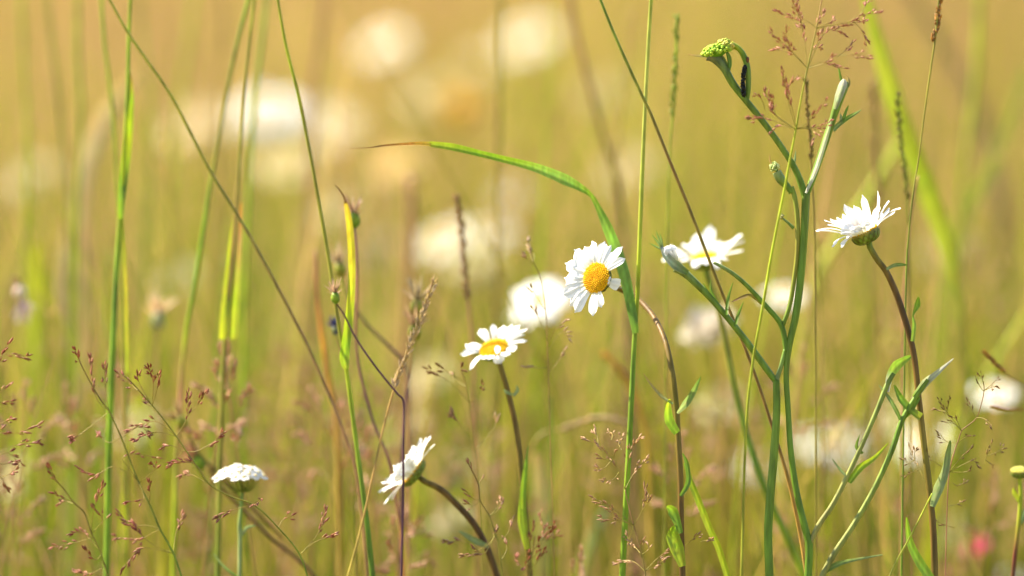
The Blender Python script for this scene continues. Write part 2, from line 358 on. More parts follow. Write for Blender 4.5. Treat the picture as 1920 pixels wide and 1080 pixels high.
N_ = None
daisy("large daisy facing the viewer with round orange disc beside the bent grass leaf", 2.30, 1118, 521, cv(-.58, .17, .80), 29,
      [(1075.5, 467, 20, N_), (1098, 461, 19, N_), (1109, 452, 18, N_), (1133, 452, 17, N_), (1145.5, 459, 9, N_), (1172, 460, 14, N_), (1149, 472, 14, N_), (1171, 482, 13, N_),
       (1167, 537, 18, .0, .2), (1144, 526, 12, N_), (1128, 577, 17, N_), (1113, 593, 19, N_), (1077, 586, 18, N_), (1060, 578, 17, N_, .15), (1053, 557, 19, N_), (1061, 537, 17, N_), (1057, 520, 22, N_), (1056, 491, 19, N_)],
      [(1150, 537, .03), (1172, 547, .045), (1195, 560, .045), (1224, 592, .03), (1246, 637, .01), (1259, 692), (1267, 755), (1272, 830), (1276, 910), (1277, 1000), (1280, 1095)], (9, 10, 10, 11, 11, 12), [(.19,.155,.02), (.165,.092,.018), (.165,.092,.018), (.19,.155,.02), (.165,.092,.018), (.165,.092,.018)], L=80, seed=4,
      leaves=[([(1270, 812), (1256, 790), (1253, 765), (1256, 748)], (14, 20, 14, 3), [FRESH, FRESH, YGREEN], (.3, .6)), ([(1270, 775), (1285, 758), (1300, 735), (1314, 706)], (6, 16, 12, 1), [PALE, GREEN], (.8, .2)),
              ([(1262, 757), (1240, 742), (1222, 722), (1206, 700)], (4, 6, 4, 1), [PALE, TAN]), ([(1277, 1000), (1262, 960), (1250, 950)], (8, 20, 4), [GREEN, FRESH]),
              ([(1280, 1062), (1270, 1030), (1262, 1005), (1268, 985)], (12, 26, 26, 6), [YGREEN, FRESH]), ([(1276, 930), (1290, 905), (1288, 870), (1280, 850)], (6, 10, 8, 2), [GREEN])])
daisy("smaller daisy seen from above its yellow disc with two petals standing up", 2.365, 926, 653, cv(-.28, .80, .50), 28,
      [(861, 664, 15, N_), (870, 649, 16, N_), (880, 660, 14, N_), (900, 615, 14, -.9), (924, 607, 10, -.8), (945, 609, 15, -.9), (960, 608, 13, -.9), (975, 609, 14, -.6), (988, 615, 16, -.5), (985, 628, 15, N_), (990, 638, 10, N_), (970, 655, 15, .5), (952, 665, 15, .7),
       (937, 678, 17, .6, .3), (914, 672, 16, .8), (898, 672, 15, .8), (879, 692, 12, .5), (935, 655, 9, .95, -.2)],
      [(940, 690), (955, 745), (968, 805), (976, 870), (984, 950), (990, 1030), (995, 1095)], (10, 10, 11, 12), [(.19,.155,.02), (.165,.092,.018), (.19,.155,.02), (.165,.092,.018)], L=66, seed=7,
      leaves=[([(989, 1030), (980, 980), (980, 930), (985, 880), (990, 835)], (10, 18, 12, 8, 2), [YGREEN, FRESH, GREEN]), ([(960, 740), (950, 735), (945, 730)], (5, 7, 1), [PALE]), ([(962, 742), (970, 732), (968, 722)], (5, 7, 1), [PALE])])
daisy("side-on daisy with brown-edged green cup on a brown stem near the right edge", 2.305, 1620.5, 434, cv(-.40, .91, .06), 27,
      [(1532, 424, 10, .3, .12), (1533, 432, 11, .4), (1547, 409, 9, -.5), (1557, 409, 13, -.5), (1570, 407, 14, -.6), (1585.6, 385, 15, -.8, -.1), (1601, 388, 15, -.7, -.1), (1615, 397, 14, -.9), (1622, 364, 17, -.4, -.1), (1655, 359, 14, -.2, -.12), (1669, 377, 17, -.3), (1685, 386, 14, -.1, .1), (1678, 396, 11, .2),
       (1557, 450, 13, .6, .25), (1571, 455, 11, .7, .2), (1590, 446, 15, .9), (1603, 438, 15, 1.0), (1640, 402, 15, .5, -.1), (1575, 432, 15, .6), (1655, 400, 15, -.5), (1612, 425, 15, .95, -.1), (1598, 428, 16, .9), (1628, 418, 14, .9, -.15), (1585, 420, 16, .6), (1550, 420, 13, .4), (1562, 416, 15, .3), (1580, 400, 15, -.6), (1576, 438, 14, .8), (1668, 390, 15, .1), (1648, 385, 15, -.4)],
      [(1632, 465), (1645, 487), (1662, 510), (1681, 552), (1700, 610), (1714, 668), (1722, 740), (1732, 830), (1742, 910), (1750, 1000), (1753, 1095)], (11, 11, 12, 11, 12, 13), [GREEN, (.19,.155,.02), (.165,.092,.018), (.10,.05,.014), (.165,.092,.018), (.19,.155,.02), (.165,.092,.018), (.19,.155,.02)], L=88, seed=12, depth=.85,
      leaves=[([(1662, 505), (1675, 498), (1688, 496), (1702, 497)], (5, 7, 7, 1), [PALE, GREEN]), ([(1711, 640), (1714, 610), (1712, 592), (1720, 572), (1722, 556)], (8, 10, 4, 14, 2), [BLUEGREEN, GREEN, FRESH], (.4, .9, .2)),
              ([(1727, 782), (1708, 768), (1690, 748), (1677, 722)], (18, 14, 14, 3), [YGREEN, GREEN, FRESH], (.6, .2)), ([(1748, 950), (1760, 915), (1772, 885), (1778, 850), (1782, 826)], (10, 20, 16, 12, 3), [PALE, PALE, BLUEGREEN], (.2, .5)),
              ([(1745, 1085), (1722, 1050), (1706, 1015), (1700, 970)], (18, 18, 14, 3), [GREEN, FRESH], (.3, .3))])
daisy("daisy seen from the side and tipped left on a sharply bent brown stem", 2.37, 773, 884, cv(-.78, .60, .10), 30,
      [(807, 817, 13, .2), (815, 833, 11, .5), (799, 820, 12, -.3), (787, 822, 15, -.6), (773, 837, 16, -.8), (763, 852, 17, .9), (752, 862, 14, .95), (737, 872, 15, .8), (731, 888, 14, .9), (722, 898, 14, -.8), (714, 905, 12, .5), (710, 925, 13, .3), (717, 920, 12, -.5), (720, 946, 12, .2), (735, 938, 11, -.4), (750, 890, 18, 1.0), (775, 858, 18, .7), (745, 872, 18, .9), (738, 892, 17, .85), (758, 862, 18, .95), (728, 912, 15, .7), (788, 842, 16, .7), (797, 830, 14, .4)],
      [(796, 903), (826, 918), (860, 950), (890, 985), (914, 1030), (936, 1095)], (10, 12, 12, 13), [(.19,.155,.02), (.165,.092,.018), (.10,.05,.014), (.165,.092,.018)], L=78, seed=21, depth=.52,
      leaves=[([(915, 1024), (895, 1016), (876, 1005), (860, 995)], (8, 13, 9, 2), [PALE])])
daisy("soft daisy with upright petals just behind the pale bud of the tall weed", 2.44, 1322, 484, cv(-.12, .97, .09), 30,
      [(1333, 424, 17, -.8, -.1), (1307, 437, 21, -.6, -.05), (1320, 445, 16, -.9), (1391, 440, 22, -.5), (1375, 448, 18, -.8), (1396, 452, 16, -.2), (1393, 469, 15, .2), (1362, 484, 16, .8), (1345, 500, 14, .9, .1), (1300, 498, 15, .9), (1275, 490, 16, .6), (1268, 478, 15, .2), (1258, 468, 18, -.2), (1280, 455, 16, -.8), (1325, 495, 15, 1.0), (1310, 492, 15, .95), (1248, 474, 22, .1), (1242, 484, 18, .2), (1256, 462, 24, -.3), (1270, 468, 22, .3), (1370, 462, 18, .4), (1296, 452, 18, -.7), (1348, 448, 16, -.8)],
      [(1326, 515), (1334, 540), (1347, 580), (1362, 650), (1378, 730), (1402, 820), (1432, 910), (1474, 1005), (1515, 1095)], (11, 11, 12, 15), [GREEN, OLIVE, GREEN, YGREEN], L=92, seed=31, depth=.7)

# ------------------------------------------------------------------ the tall branching weed
def tall_weed():
    D = 2.30
    main = [(1511, 362), (1508, 430), (1501, 520), (1492, 590), (1480, 645), (1474, 700), (1477, 760), (1483, 850), (1495, 930), (1512, 1000), (1517, 1025), (1514, 1095)]
    pts, rad = stem_line(main, D, (15, 13.5, 13.5, 12.5, 10, 10, 11, 12, 14, 14))
    t = thing("branching_weed", "tall thick-stemmed green weed forking twice with three unopened buds", "wildflower", foot(pts))
    G = [BLUEGREEN, GREEN, BLUEGREEN, GREEN, GREEN, GREEN]
    MB().tube(pts, rad, G, 14, ridge=.09).build("stem", M_STEM, t)
    def br(ps, ws, cols, nm="branch"):
        l = line(ps, D); ws = [x * .9 for x in ws]; r = lerp_list([px(x, D) / 2 for x in ws], len(l)); return MB().tube(l, r, cols, 12, ridge=.09).build(nm, M_STEM, t)
    # second stem, rising from the ground to the left fork
    p2, r2 = stem_line([(1455, 712), (1456, 770), (1451, 850), (1444, 930), (1440, 1000), (1443, 1095)], D, (12, 13.5, 15, 15, 15, 15))
    MB().tube(p2, r2, [GREEN, BLUEGREEN, GREEN, BLUEGREEN], 14, ridge=.09).build("stem", M_STEM, t)
    br([(1455, 716), (1436, 690), (1392, 630), (1335, 562), (1290, 517), (1268, 500)], (11, 13, 12, 12, 15, 24), [GREEN, BLUEGREEN, BLUEGREEN, PALE])
    br([(1456, 712), (1464, 688), (1473, 655)], (11, 9, 10), [PALE, GREEN])
    br([(1474, 660), (1466, 612), (1440, 578), (1400, 535), (1370, 510), (1338, 492)], (11, 11, 10, 9, 8, 6), [GREEN, GREEN, BLUEGREEN, PALE])
    br([(1466, 614), (1480, 575), (1488, 530), (1495, 470), (1495, 410), (1490, 370), (1484, 350)], (9, 9, 9, 10, 10, 9), [GREEN, OLIVE, BLUEGREEN])
    left = br([(1510, 368), (1496, 328), (1478, 295), (1440, 240), (1400, 190), (1375, 158), (1358, 128), (1340, 108), (1328, 102)], (15, 13, 12, 12, 13, 15, 16, 22, 26), [GREEN, BLUEGREEN, BLUEGREEN, (.16, .15, .12)])
    loop = br([(1400, 190), (1403, 165), (1402, 130), (1396, 108), (1386, 92), (1370, 83)], (9, 11, 12, 12, 11, 14), [GREEN, BLUEGREEN, GREEN, YGREEN])
    right = br([(1511, 368), (1522, 340), (1536, 300), (1552, 252), (1562, 222), (1572, 190), (1580, 165), (1584, 152)], (12, 13, 14, 15, 14, 18, 22, 14), [GREEN, GREEN, BLUEGREEN, GREEN, (.26, .34, .14)])
    # right arm's leaf sheath, sunlit highlight painted into its pale colour; tip, small leaf
    leaf(right, [(1511, 362, -.004), (1530, 318, -.004), (1548, 262, -.004), (1560, 222, -.004)], D, (5, 9, 9, 4), [(.6, .6, .48), PALE], (.5,), .6, "sheath")
    leaf(right, [(1566, 205, -.004), (1573, 180, -.005), (1581, 158, -.005), (1583, 148, -.004)], D, (8, 16, 16, 4), [PALE, (.62, .58, .5)], (.3,), .6, "sheath")
    leaf(right, [(1580, 160), (1576, 145), (1573, 130), (1568, 122)], D, (6, 5, 3, 1), [GREEN])
    leaf(right, [(1583, 165), (1590, 158), (1590, 148), (1585, 140)], D, (10, 9, 6, 1), [PALE, TAN])
    lf = leaf(right, [(1562, 244), (1572, 234), (1588, 222), (1602, 214), (1615, 206)], D, (9, 9, 8, 6, 1), [PALE, GREEN, PALE])
    leaf(right, [(1580, 228), (1584, 215), (1588, 204), (1591, 198)], D, (6, 6, 4, 1), [GREEN]); leaf(right, [(1576, 230), (1577, 220), (1575, 212)], D, (5, 5, 1), [PALE])
    # buds
    rnd = random.Random(5)
    def bud(cx, cy, rx, ry, tilt, n, cols, rr, parent=t, dz=.011):
        b = MB(); core = P(cx, cy, D)
        b.blob(core, px(rx * .9, D), cols[0], (1, .7, ry / rx), 12, 8, cv(math.sin(tilt), math.cos(tilt), 0))
        for i in range(n):
            a = rnd.random() * 6.283; e = rnd.uniform(-.4, 1); k = math.sqrt(max(0, 1 - e * e))
            dx, dy = rx * k * math.cos(a), ry * e
            X, Y = cx + dx * math.cos(tilt) + dy * math.sin(tilt), cy + dx * math.sin(tilt) - dy * math.cos(tilt)
            b.blob(P(X, Y, D - dz * k * math.sin(a)), px(rr * rnd.uniform(.6, 1.2), D), mix(cols[0], cols[1], rnd.random() ** .7), (1, 1, .8), 6, 5)
        return b.build("flower_bud", M_DISC, parent)
    bud(1344, 96, 28, 13, -.22, 210, [(.10, .26, .01), (.46, .60, .05)], 3.2, left)
    bud(1362, 83, 15, 9, .35, 70, [(.25, .36, .02), (.60, .50, .12)], 3.0, loop, .007)
    leaf(left, [(1332, 106), (1320, 105), (1305, 104), (1289, 102)], D, (8, 5, 4, 1), [PALE, TAN], fold=.2)
    leaf(left, [(1366, 136), (1368, 122), (1367, 108), (1362, 96)], D, (4, 9, 9, 4), [GREEN, GREEN], (.4,))
    leaf(left, [(1362, 132), (1350, 112), (1340, 104), (1325, 104)], D, (16, 20, 16, 6), [BLUEGREEN, (.2, .17, .14)], (.3,), .6, "sheath")
    sb = br([(1484, 362), (1478, 352), (1464, 336), (1456, 322)], (9, 12, 19, 18), [GREEN, BLUEGREEN, PALE])
    bud(1453, 314, 8, 10, -.5, 60, [(.24, .34, .06), (.55, .58, .25)], 2.6, sb, .004)
    leaf(sb, [(1448, 312), (1444, 302), (1443, 290)], D, (4, 3, 1), [TAN]); leaf(t, [(1486, 318), (1490, 300), (1492, 282)], D, (4, 5, 1), [PALE])
    tw = br([(1488, 428), (1478, 418), (1468, 410)], (7, 5, 4), [GREEN, PALE]); bud(1465, 407, 5, 6, -.6, 26, [(.3, .3, .08), (.5, .42, .2)], 2.0, tw, .003)
    # aphids under the loop
    b = MB()
    for i in range(130):
        u = rnd.random(); cxx = 1397 - 3 * math.sin(u * 3); cyy = 124 + u * 56
        b.blob(P(cxx + rnd.uniform(-3, 3) - 2 * u, cyy, D - .003 + rnd.uniform(-.002, .002)), px(rnd.uniform(1.6, 2.8), D), (.008, .009, .008), (1, 1, 1.3), 6, 4)
    b.build("aphids", M_STEM, loop)['kind'] = "stuff"
    b = MB().blob(P(1402, 112, D - .002), px(3, D), (.12, .05, .02), (1, 1, 2), 8, 6); b.build("insect_shell", M_STEM, loop)
    # white bud and finger leaves on the left branch
    wb = MB(); c0 = P(1258, 478, D)
    for i in range(11):
        a = (i / 11 - .5) * 2.2; d = cv(-.35 + .9 * math.sin(a) * .6, .75, .5 * math.cos(i * 2.1))
        wb.petal(c0 - cv(-.5, .5, 0) * px(14, D), c0 + d * px(20, D), cv(-.2, .3, .9), px(17, D), .15, .5, rnd=rnd)
    wb.build("flower_bud", M_PETAL, t)
    leaf(t, [(1290, 512, -.004), (1268, 498, -.006), (1250, 480, -.004), (1240, 462)], D, (10, 18, 14, 4), [BLUEGREEN, (.45, .47, .42)], (.2,), .6, "sheath")
    for e in ([(1242, 468), (1234, 455), (1222, 440)], [(1242, 466), (1236, 450), (1230, 432)], [(1242, 468), (1230, 462), (1218, 456)], [(1243, 466), (1240, 450), (1237, 438)]): leaf(t, e, D, (4, 4, 1), [PALE, GREEN])
    for e in ([(1362, 590, -.006), (1365, 560), (1374, 530)], [(1378, 612, -.006), (1384, 590), (1394, 566)], [(1352, 580), (1334, 548), (1333, 524)], [(1352, 578), (1330, 552), (1318, 530)]): leaf(t, e, D, (6, 6, 1), [GREEN, BLUEGREEN])
    dl = leaf(t, [(1428, 570), (1410, 555), (1395, 556), (1372, 566)], D, (5, 7, 9, 2), [OLIVE, DKBROWN], (.3, .9), name="withered_leaf")
    # pale side stems to the lower right
    pl = [(.29, .26, .075), (.24, .26, .06), (.17, .25, .045)]
    br([(1517, 1022), (1535, 985), (1562, 945), (1590, 890), (1618, 830), (1645, 768), (1662, 725), (1676, 700)], (10, 11.5, 11, 10, 9.5, 10, 11, 8), pl)
    p3, r3 = stem_line([(1740, 712), (1712, 752), (1690, 792), (1672, 845), (1640, 915), (1600, 985), (1560, 1045), (1535, 1095)], D, (7, 9, 10, 10, 10, 11, 11))
    MB().tube(p3, r3, [BLUEGREEN, GREEN, (.24, .26, .06), (.28, .26, .07)], 12, ridge=.09).build("branch", M_STEM, t)
    leaf(t, [(1664, 735), (1668, 708), (1682, 685), (1708, 668)], D, (10, 18, 22, 6), [(.45, .42, .36), BLUEGREEN, GREEN], (.9, .3))
    leaf(t, [(1715, 745), (1735, 718), (1756, 700), (1788, 672)], D, (14, 16, 10, 1), [BLUEGREEN, (.55, .52, .42)], (.6, .1))
    leaf(t, [(1690, 790), (1678, 765), (1664, 742), (1648, 722)], D, (6, 8, 6, 1), [GREEN, PALE]); leaf(t, [(1692, 786), (1705, 770), (1725, 745)], D, (6, 14, 4), [FRESH, GREEN])
    leaf(t, [(1592, 905), (1612, 878), (1640, 858), (1666, 830)], D, (9, 14, 8, 1), [FRESH, YGREEN]); leaf(t, [(1590, 895), (1575, 880), (1560, 860)], D, (6, 5, 1), [PALE])
    leaf(t, [(1618, 850), (1606, 838), (1612, 815)], D, (5, 7, 1), [BLUEGREEN]); leaf(t, [(1548, 1070), (1570, 1058), (1600, 1050), (1655, 1040)], D, (10, 10, 6, 2), [BLUEGREEN, PALE])
tall_weed()

# ------------------------------------------------------------------ traced grass stalks and blades
def stalk(label, D, pts, ws, cols, blades=(), group=None, name="grass_stalk", cat="grass stalk"):
    l, r = stem_line(pts, D, ws)
    if not blades:
        o = MB().tube(l, r, cols, 7).build(name, M_STEM, None, foot(l)); return tag(o, label, cat, group)
    t = thing(name, label, cat, foot(l), group); MB().tube(l, r, cols, 8).build("stem", M_STEM, t)
    for b in blades: leaf(t, b[0], D, b[1], b[2], b[3] if len(b) > 3 else (0.,), b[4] if len(b) > 4 else .35, "leaf_blade")
    return t

stalk("tall straight green grass stalk whose leaf arches left above the big daisy", 2.328, [(1222, -20), (1213, 130), (1204, 330), (1196, 540), (1190, 630), (1182, 790), (1173, 960), (1166, 1095)], (7, 7, 8, 8, 10, 11, 12), [YGREEN, (.40, .42, .08), YGREEN, GREEN, FRESH, GREEN],
      [([(1192, 625, -.006), (1186, 590, -.006), (1172, 520, 0), (1156, 470, .004), (1138, 425), (1122, 390), (1108, 366), (1085, 350), (1060, 337), (1030, 324), (1000, 313), (950, 300), (900, 288), (850, 276), (805, 270)], (12, 17, 21, 22, 19, 11, 8, 15, 21, 19, 16, 13, 12, 14, 10), [GREEN, (.16, .29, .04), (.16, .29, .04), GREEN, FRESH, (.26, .42, .05), (.26, .42, .05), FRESH, FRESH, YGREEN], (.1, .05, .2, 0., .15), .3),
       ([(808, 270), (785, 269), (760, 270), (720, 273), (690, 277), (655, 278)], (9, 7, 5, 4, 2, 1), [(.55, .42, .03), ORANGE, BROWN, TAN], (.4,), .3)])
stalk("slender olive grass stalk leaning right with one upright yellow leaf blade", 2.35, [(516, -30), (535, 80), (556, 165), (574, 250), (592, 345), (606, 425), (617, 490), (632, 590), (642, 650), (650, 695), (668, 830), (688, 980), (700, 1095)], (5, 6, 7, 7, 7, 7, 8, 9, 11), [OLIVE, YGREEN, OLIVE, (.3, .3, .03), OLIVE, YGREEN, GREEN, GREEN],
      [([(650, 692, -.004), (646, 670, -.004), (652, 620, -.004), (658, 560, -.004), (660, 500, -.003), (657, 440), (652, 400), (647, 378)], (10, 20, 17, 15, 15, 14, 11, 6), [YGREEN, FRESH, (.42, .48, .015), (.55, .50, .02), (.62, .48, .02), (.6, .40, .03)], (.2, .5, .1), .3), ([(648, 382), (645, 370), (637, 357), (628, 347)], (6, 4, 3, 1), [BROWN, DKBROWN])])
stalk("long thin stalk crossing diagonally behind the tall weed, green above brown", 2.32, [(1118, -20), (1150, 60), (1180, 128), (1208, 188), (1222, 218), (1255, 300), (1290, 385), (1320, 462), (1352, 545), (1390, 635), (1420, 715), (1448, 800), (1478, 900), (1500, 1000), (1515, 1095)], (5, 6, 6, 6, 6, 6, 6, 7, 8), [GREEN, (.24, .28, .03), OLIVE, BROWN, (.30, .22, .03), (.32, .19, .04), BROWN, (.5, .28, .05), TAN])
stalk("long olive stalk slanting down right across the upper left", 2.375, [(190, -30), (230, 45), (260, 92), (300, 148), (335, 205), (370, 275), (402, 335), (440, 395), (500, 500), (560, 615), (600, 700), (640, 800), (670, 900), (690, 1095)], (5, 5.5, 6, 6, 6, 6, 6, 6), [(.32, .31, .03), (.36, .36, .03), (.34, .31, .03), OLIVE, (.34, .22, .06), (.38, .2, .09), TAN])
stalk("upright stalk with a bright green folded leaf at the upper left", 2.41, [(246, -30), (242, 60), (240, 150), (234, 280), (226, 395), (220, 480), (214, 600), (209, 720), (204, 860), (200, 1095)], (6, 7, 8, 10, 12, 12), [YGREEN, FRESH, YGREEN, GREEN, FRESH, GREEN],
      [([(226, 410, -.003), (228, 370, -.003), (236, 300), (243, 220), (246, 170), (242, 130)], (10, 15, 18, 16, 10, 3), [FRESH, GREEN, (.42, .52, .01), FRESH, ORANGE], (.3, .5), .4), ([(227, 410), (232, 470), (237, 540), (238, 610), (239, 700)], (8, 9, 8, 7, 6), [YGREEN, (.5, .42, .03), YGREEN])])
stalk("blurred green stalk with a reddish joint leaning right at the left", 2.46, [(474, -30), (450, 60), (430, 150), (412, 250), (396, 340), (382, 430), (366, 530), (353, 600), (345, 660), (337, 760), (330, 900), (325, 1095)], (8, 8, 9, 9, 10, 11), [FRESH, (.2,.27,.02), OLIVE, OLIVE, FRESH, FRESH, YGREEN, PINK, YGREEN, YGREEN])
stalk("bright stalk wearing two yellow-green leaf sheaths, left of the withered heads", 2.42, [(480, -30), (468, 80), (460, 150), (450, 280), (444, 370), (438, 450), (430, 540), (422, 630), (416, 760), (412, 900), (408, 1095)], (6, 6, 7, 8, 9, 10), [YGREEN, OLIVE, OLIVE, TAN, OLIVE, OLIVE, GREEN],
      [([(418, 636, -.003), (421, 590, -.003), (428, 520), (436, 440), (444, 380)], (14, 16, 14, 10, 3), [(.5, .55, .02), YGREEN, YGREEN, OLIVE], (.1,)), ([(437, 636), (440, 580), (446, 500), (450, 430), (452, 380)], (16, 18, 14, 9, 3), [YGREEN, YGREEN, TAN, ORANGE], (.3,))])
stalk("pale green out of focus stalk just right of the sheathed stalk", 2.6, [(505, -30), (490, 90), (478, 190), (470, 300), (465, 420), (458, 600), (455, 1095)], (7, 8, 9, 9), [(.26, .36, .05), FRESH, YGREEN])
stalk("soft thin green stalk bowing right, second from the slanting stalk's top", 2.5, [(188, -30), (196, 80), (206, 160), (215, 260), (220, 340), (226, 450), (235, 700), (240, 1095)], (6, 7, 7, 8), [FRESH, YGREEN, OLIVE])
for i, (lb, D, pts, ws, cs) in enumerate([
    ("leftmost blurred yellow-green stalk", 2.8, [(38, -30), (45, 120), (52, 260), (50, 500), (55, 1095)], (8, 10), [YGREEN, YGREEN]),
    ("blurred green stalk bending gently beside the leftmost one", 2.75, [(86, -30), (98, 90), (112, 200), (124, 330), (130, 520), (135, 1095)], (7, 9, 10), [(.3,.36,.03), OLIVE, FRESH]),
    ("blurred green stalk right of the bending pair at the left", 2.72, [(146, -30), (146, 90), (152, 200), (147, 320), (142, 480), (140, 700), (136, 1095)], (9, 10, 12), [YGREEN, (.26,.33,.02), YGREEN, FRESH]),
    ("dim green blurred stalk behind the folded bright leaf", 2.95, [(262, -30), (270, 80), (282, 190), (280, 330), (276, 500), (270, 1095)], (8, 9), [OLIVE, FRESH, YGREEN]),
    ("pale yellow blurred stalk near the first cream blur", 3.1, [(368, -30), (350, 100), (335, 220), (320, 420), (300, 1095)], (9, 12), [YGREEN, YGREEN]),
    ("brown blurred stalk hanging from the top edge near the slanting ones", 3.0, [(408, -30), (418, 60), (412, 150), (405, 400), (400, 1095)], (8, 8), [TAN, TAN]),
    ("brownish blurred stalk between the two top white blurs", 3.0, [(612, -30), (600, 80), (588, 180), (580, 400), (575, 1095)], (11, 11), [(.3,.16,.06), PINK]),
    ("dusky thin blurred stalk before the large top white blur", 2.75, [(940, -30), (937, 120), (934, 330), (930, 600), (925, 1095)], (8, 9), [OLIVE, BROWN]),
    ("purplish blurred stalk leaning right above the arched leaf", 2.75, [(1065, -30), (1085, 80), (1110, 180), (1135, 270), (1160, 360), (1180, 600), (1190, 1095)], (9, 10, 12), [PINK, BROWN, PURPLE]),
    ("yellow-green slim blurred stalk through the small weed bud", 2.6, [(1480, 330), (1462, 440), (1445, 530), (1428, 640), (1405, 760), (1385, 900), (1370, 1095)], (5, 6), [YGREEN, YGREEN]),
    ("pale thin blurred stalk left of the notched green spike", 2.7, [(1185, 20), (1178, 120), (1160, 240), (1150, 400), (1140, 1095)], (6, 6), [TAN, OLIVE]),
    ("blurred olive stalk standing behind the forked weed", 2.55, [(1530, 420), (1535, 560), (1538, 700), (1540, 900), (1540, 1095)], (6, 6), [OLIVE, TAN]),
    ("thin pale stalk to the right of the side-on daisy", 2.42, [(1722, 330), (1706, 420), (1700, 500), (1694, 600), (1690, 1095)], (5, 5), [TAN, PINK, TAN]),
    ("orange-tinted blurred stem left of the withered purple heads", 2.5, [(592, 470), (596, 560), (606, 640), (620, 730), (632, 800), (640, 1095)], (6, 10, 12), [PINK, ORANGE, (.5, .28, .05), OLIVE]),
    ("bright yellow blurred stalk low at the left behind the panicles", 2.62, [(330, 770), (324, 850), (316, 940), (308, 1095)], (10, 20), [YGREEN, (.5, .42, .02)]),
    ("broad blurred green stalk low left beneath the yarrow's shadow side", 2.72, [(424, 480), (405, 800), (400, 950), (396, 1095)], (3, 11, 13, 14), [FRESH, GREEN]),
    ("thin upright green stalk right of the small daisy's stem", 2.48, [(1033, 745), (1034, 820), (1034, 900), (1030, 1095)], (4, 5), [GREEN, OLIVE]),
    ("pale yellow blurred stalk at the far right edge", 2.9, [(1838, -30), (1830, 150), (1810, 320), (1790, 600), (1780, 1095)], (14, 14), [YGREEN, OLIVE]),
    ("long blurred yellow stalk slanting up to the right edge", 2.8, [(1925, 590), (1880, 660), (1820, 760), (1770, 900), (1750, 1095)], (12, 14), [YGREEN, OLIVE]),
    ("blurred yellow stalk slanting behind the side-on daisy", 2.85, [(1700, 250), (1640, 350), (1580, 440), (1520, 560), (1480, 800), (1470, 1095)], (18, 20), [YGREEN, (.45, .42, .05)]),
    ("soft straight green stalk low in the left corner", 2.7, [(206, 470), (190, 800), (182, 950), (178, 1095)], (3, 10, 12, 13), [FRESH, FRESH]),
    ("soft green stalk left of the left corner's straight one", 2.75, [(112, 470), (122, 800), (126, 950), (126, 1095)], (3, 9, 10, 12), [OLIVE, FRESH]),
    ("yellow-green blurred stalk rising under the bright white petals", 2.8, [(958, 480), (962, 760), (958, 900), (955, 1095)], (3, 12, 14, 14), [(.5, .42, .03), OLIVE]),
    ("pinkish blurred stalk standing under the peach seed head's right", 2.9, [(770, 330), (772, 450), (764, 600), (760, 1095)], (18, 20), [PINK, TAN]),
    ("brown-orange blurred stalk leaning behind the main daisy stem", 2.6, [(1130, 660), (1160, 690), (1190, 740), (1215, 830), (1225, 1095)], (10, 16, 14), [ORANGE, (.5, .3, .03), OLIVE])]):
    stalk(lb, D, pts, ws, cs)
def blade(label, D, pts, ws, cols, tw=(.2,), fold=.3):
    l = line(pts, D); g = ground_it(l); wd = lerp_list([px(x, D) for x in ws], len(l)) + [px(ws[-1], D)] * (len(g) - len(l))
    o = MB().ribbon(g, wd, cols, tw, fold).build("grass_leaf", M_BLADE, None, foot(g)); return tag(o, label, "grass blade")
blade("wide bright yellow-green blurred blade slanting down at the upper right", 2.66, [(1618, -30), (1640, 60), (1668, 160), (1700, 260), (1735, 350), (1765, 430), (1790, 520), (1810, 700), (1820, 1095)], (12, 28, 36, 38, 40, 30, 12, 12), [YGREEN, (.5, .55, .03), YGREEN, (.5, .55, .03), OLIVE, OLIVE])
blade("dark brownish blurred blade crossing the upper right corner", 3.3, [(1690, -40), (1750, 60), (1810, 160), (1850, 250), (1880, 400), (1900, 700), (1905, 1095)], (18, 26, 30, 26, 20), [(.26, .18, .07), (.28, .2, .08), OLIVE], (.4,))
blade("pale yellow blurred blade leaning against the right edge", 3.0, [(1925, 130), (1890, 230), (1850, 330), (1800, 420), (1760, 600), (1740, 1095)], (14, 26, 26), [(.45, .45, .06), YGREEN])
blade("bright yellow-green blade leaning right beside the main daisy's stem", 2.33, [(1284, 868), (1296, 905), (1312, 945), (1330, 990), (1348, 1030), (1368, 1095)], (5, 12, 13, 12, 12), [FRESH, YGREEN, YGREEN])
blade("straw-coloured blurred blade arching over the cream blur at left", 2.9, [(268, 130), (235, 165), (200, 215), (172, 280), (155, 340), (150, 500), (150, 1095)], (6, 26, 34, 34, 30, 20), [STRAW, (.6, .45, .2), TAN])
blade("short broad yellow-green blurred blade near the left edge", 2.85, [(72, 455), (70, 520), (66, 640), (64, 800), (62, 1095)], (10, 34, 36, 30), [(.5, .48, .03), YGREEN, OLIVE])
blade("pale straw blurred blade low between the two lower daisy stems", 2.62, [(1005, 850), (1012, 890), (1018, 950), (1016, 1010), (1014, 1095)], (14, 32, 30, 26), [STRAW, (.45, .42, .12), OLIVE])
blade("pale green blurred blade low beneath the seeded green stalk", 2.7, [(1135, 955), (1115, 1000), (1100, 1040), (1085, 1095)], (14, 22, 24), [(.35, .42, .16), YGREEN])
blade("tan blurred blade hanging upright at the left", 2.75, [(118, 410), (122, 460), (116, 540), (122, 640), (120, 1095)], (6, 24, 18, 10), [TAN, (.6, .45, .25), TAN])

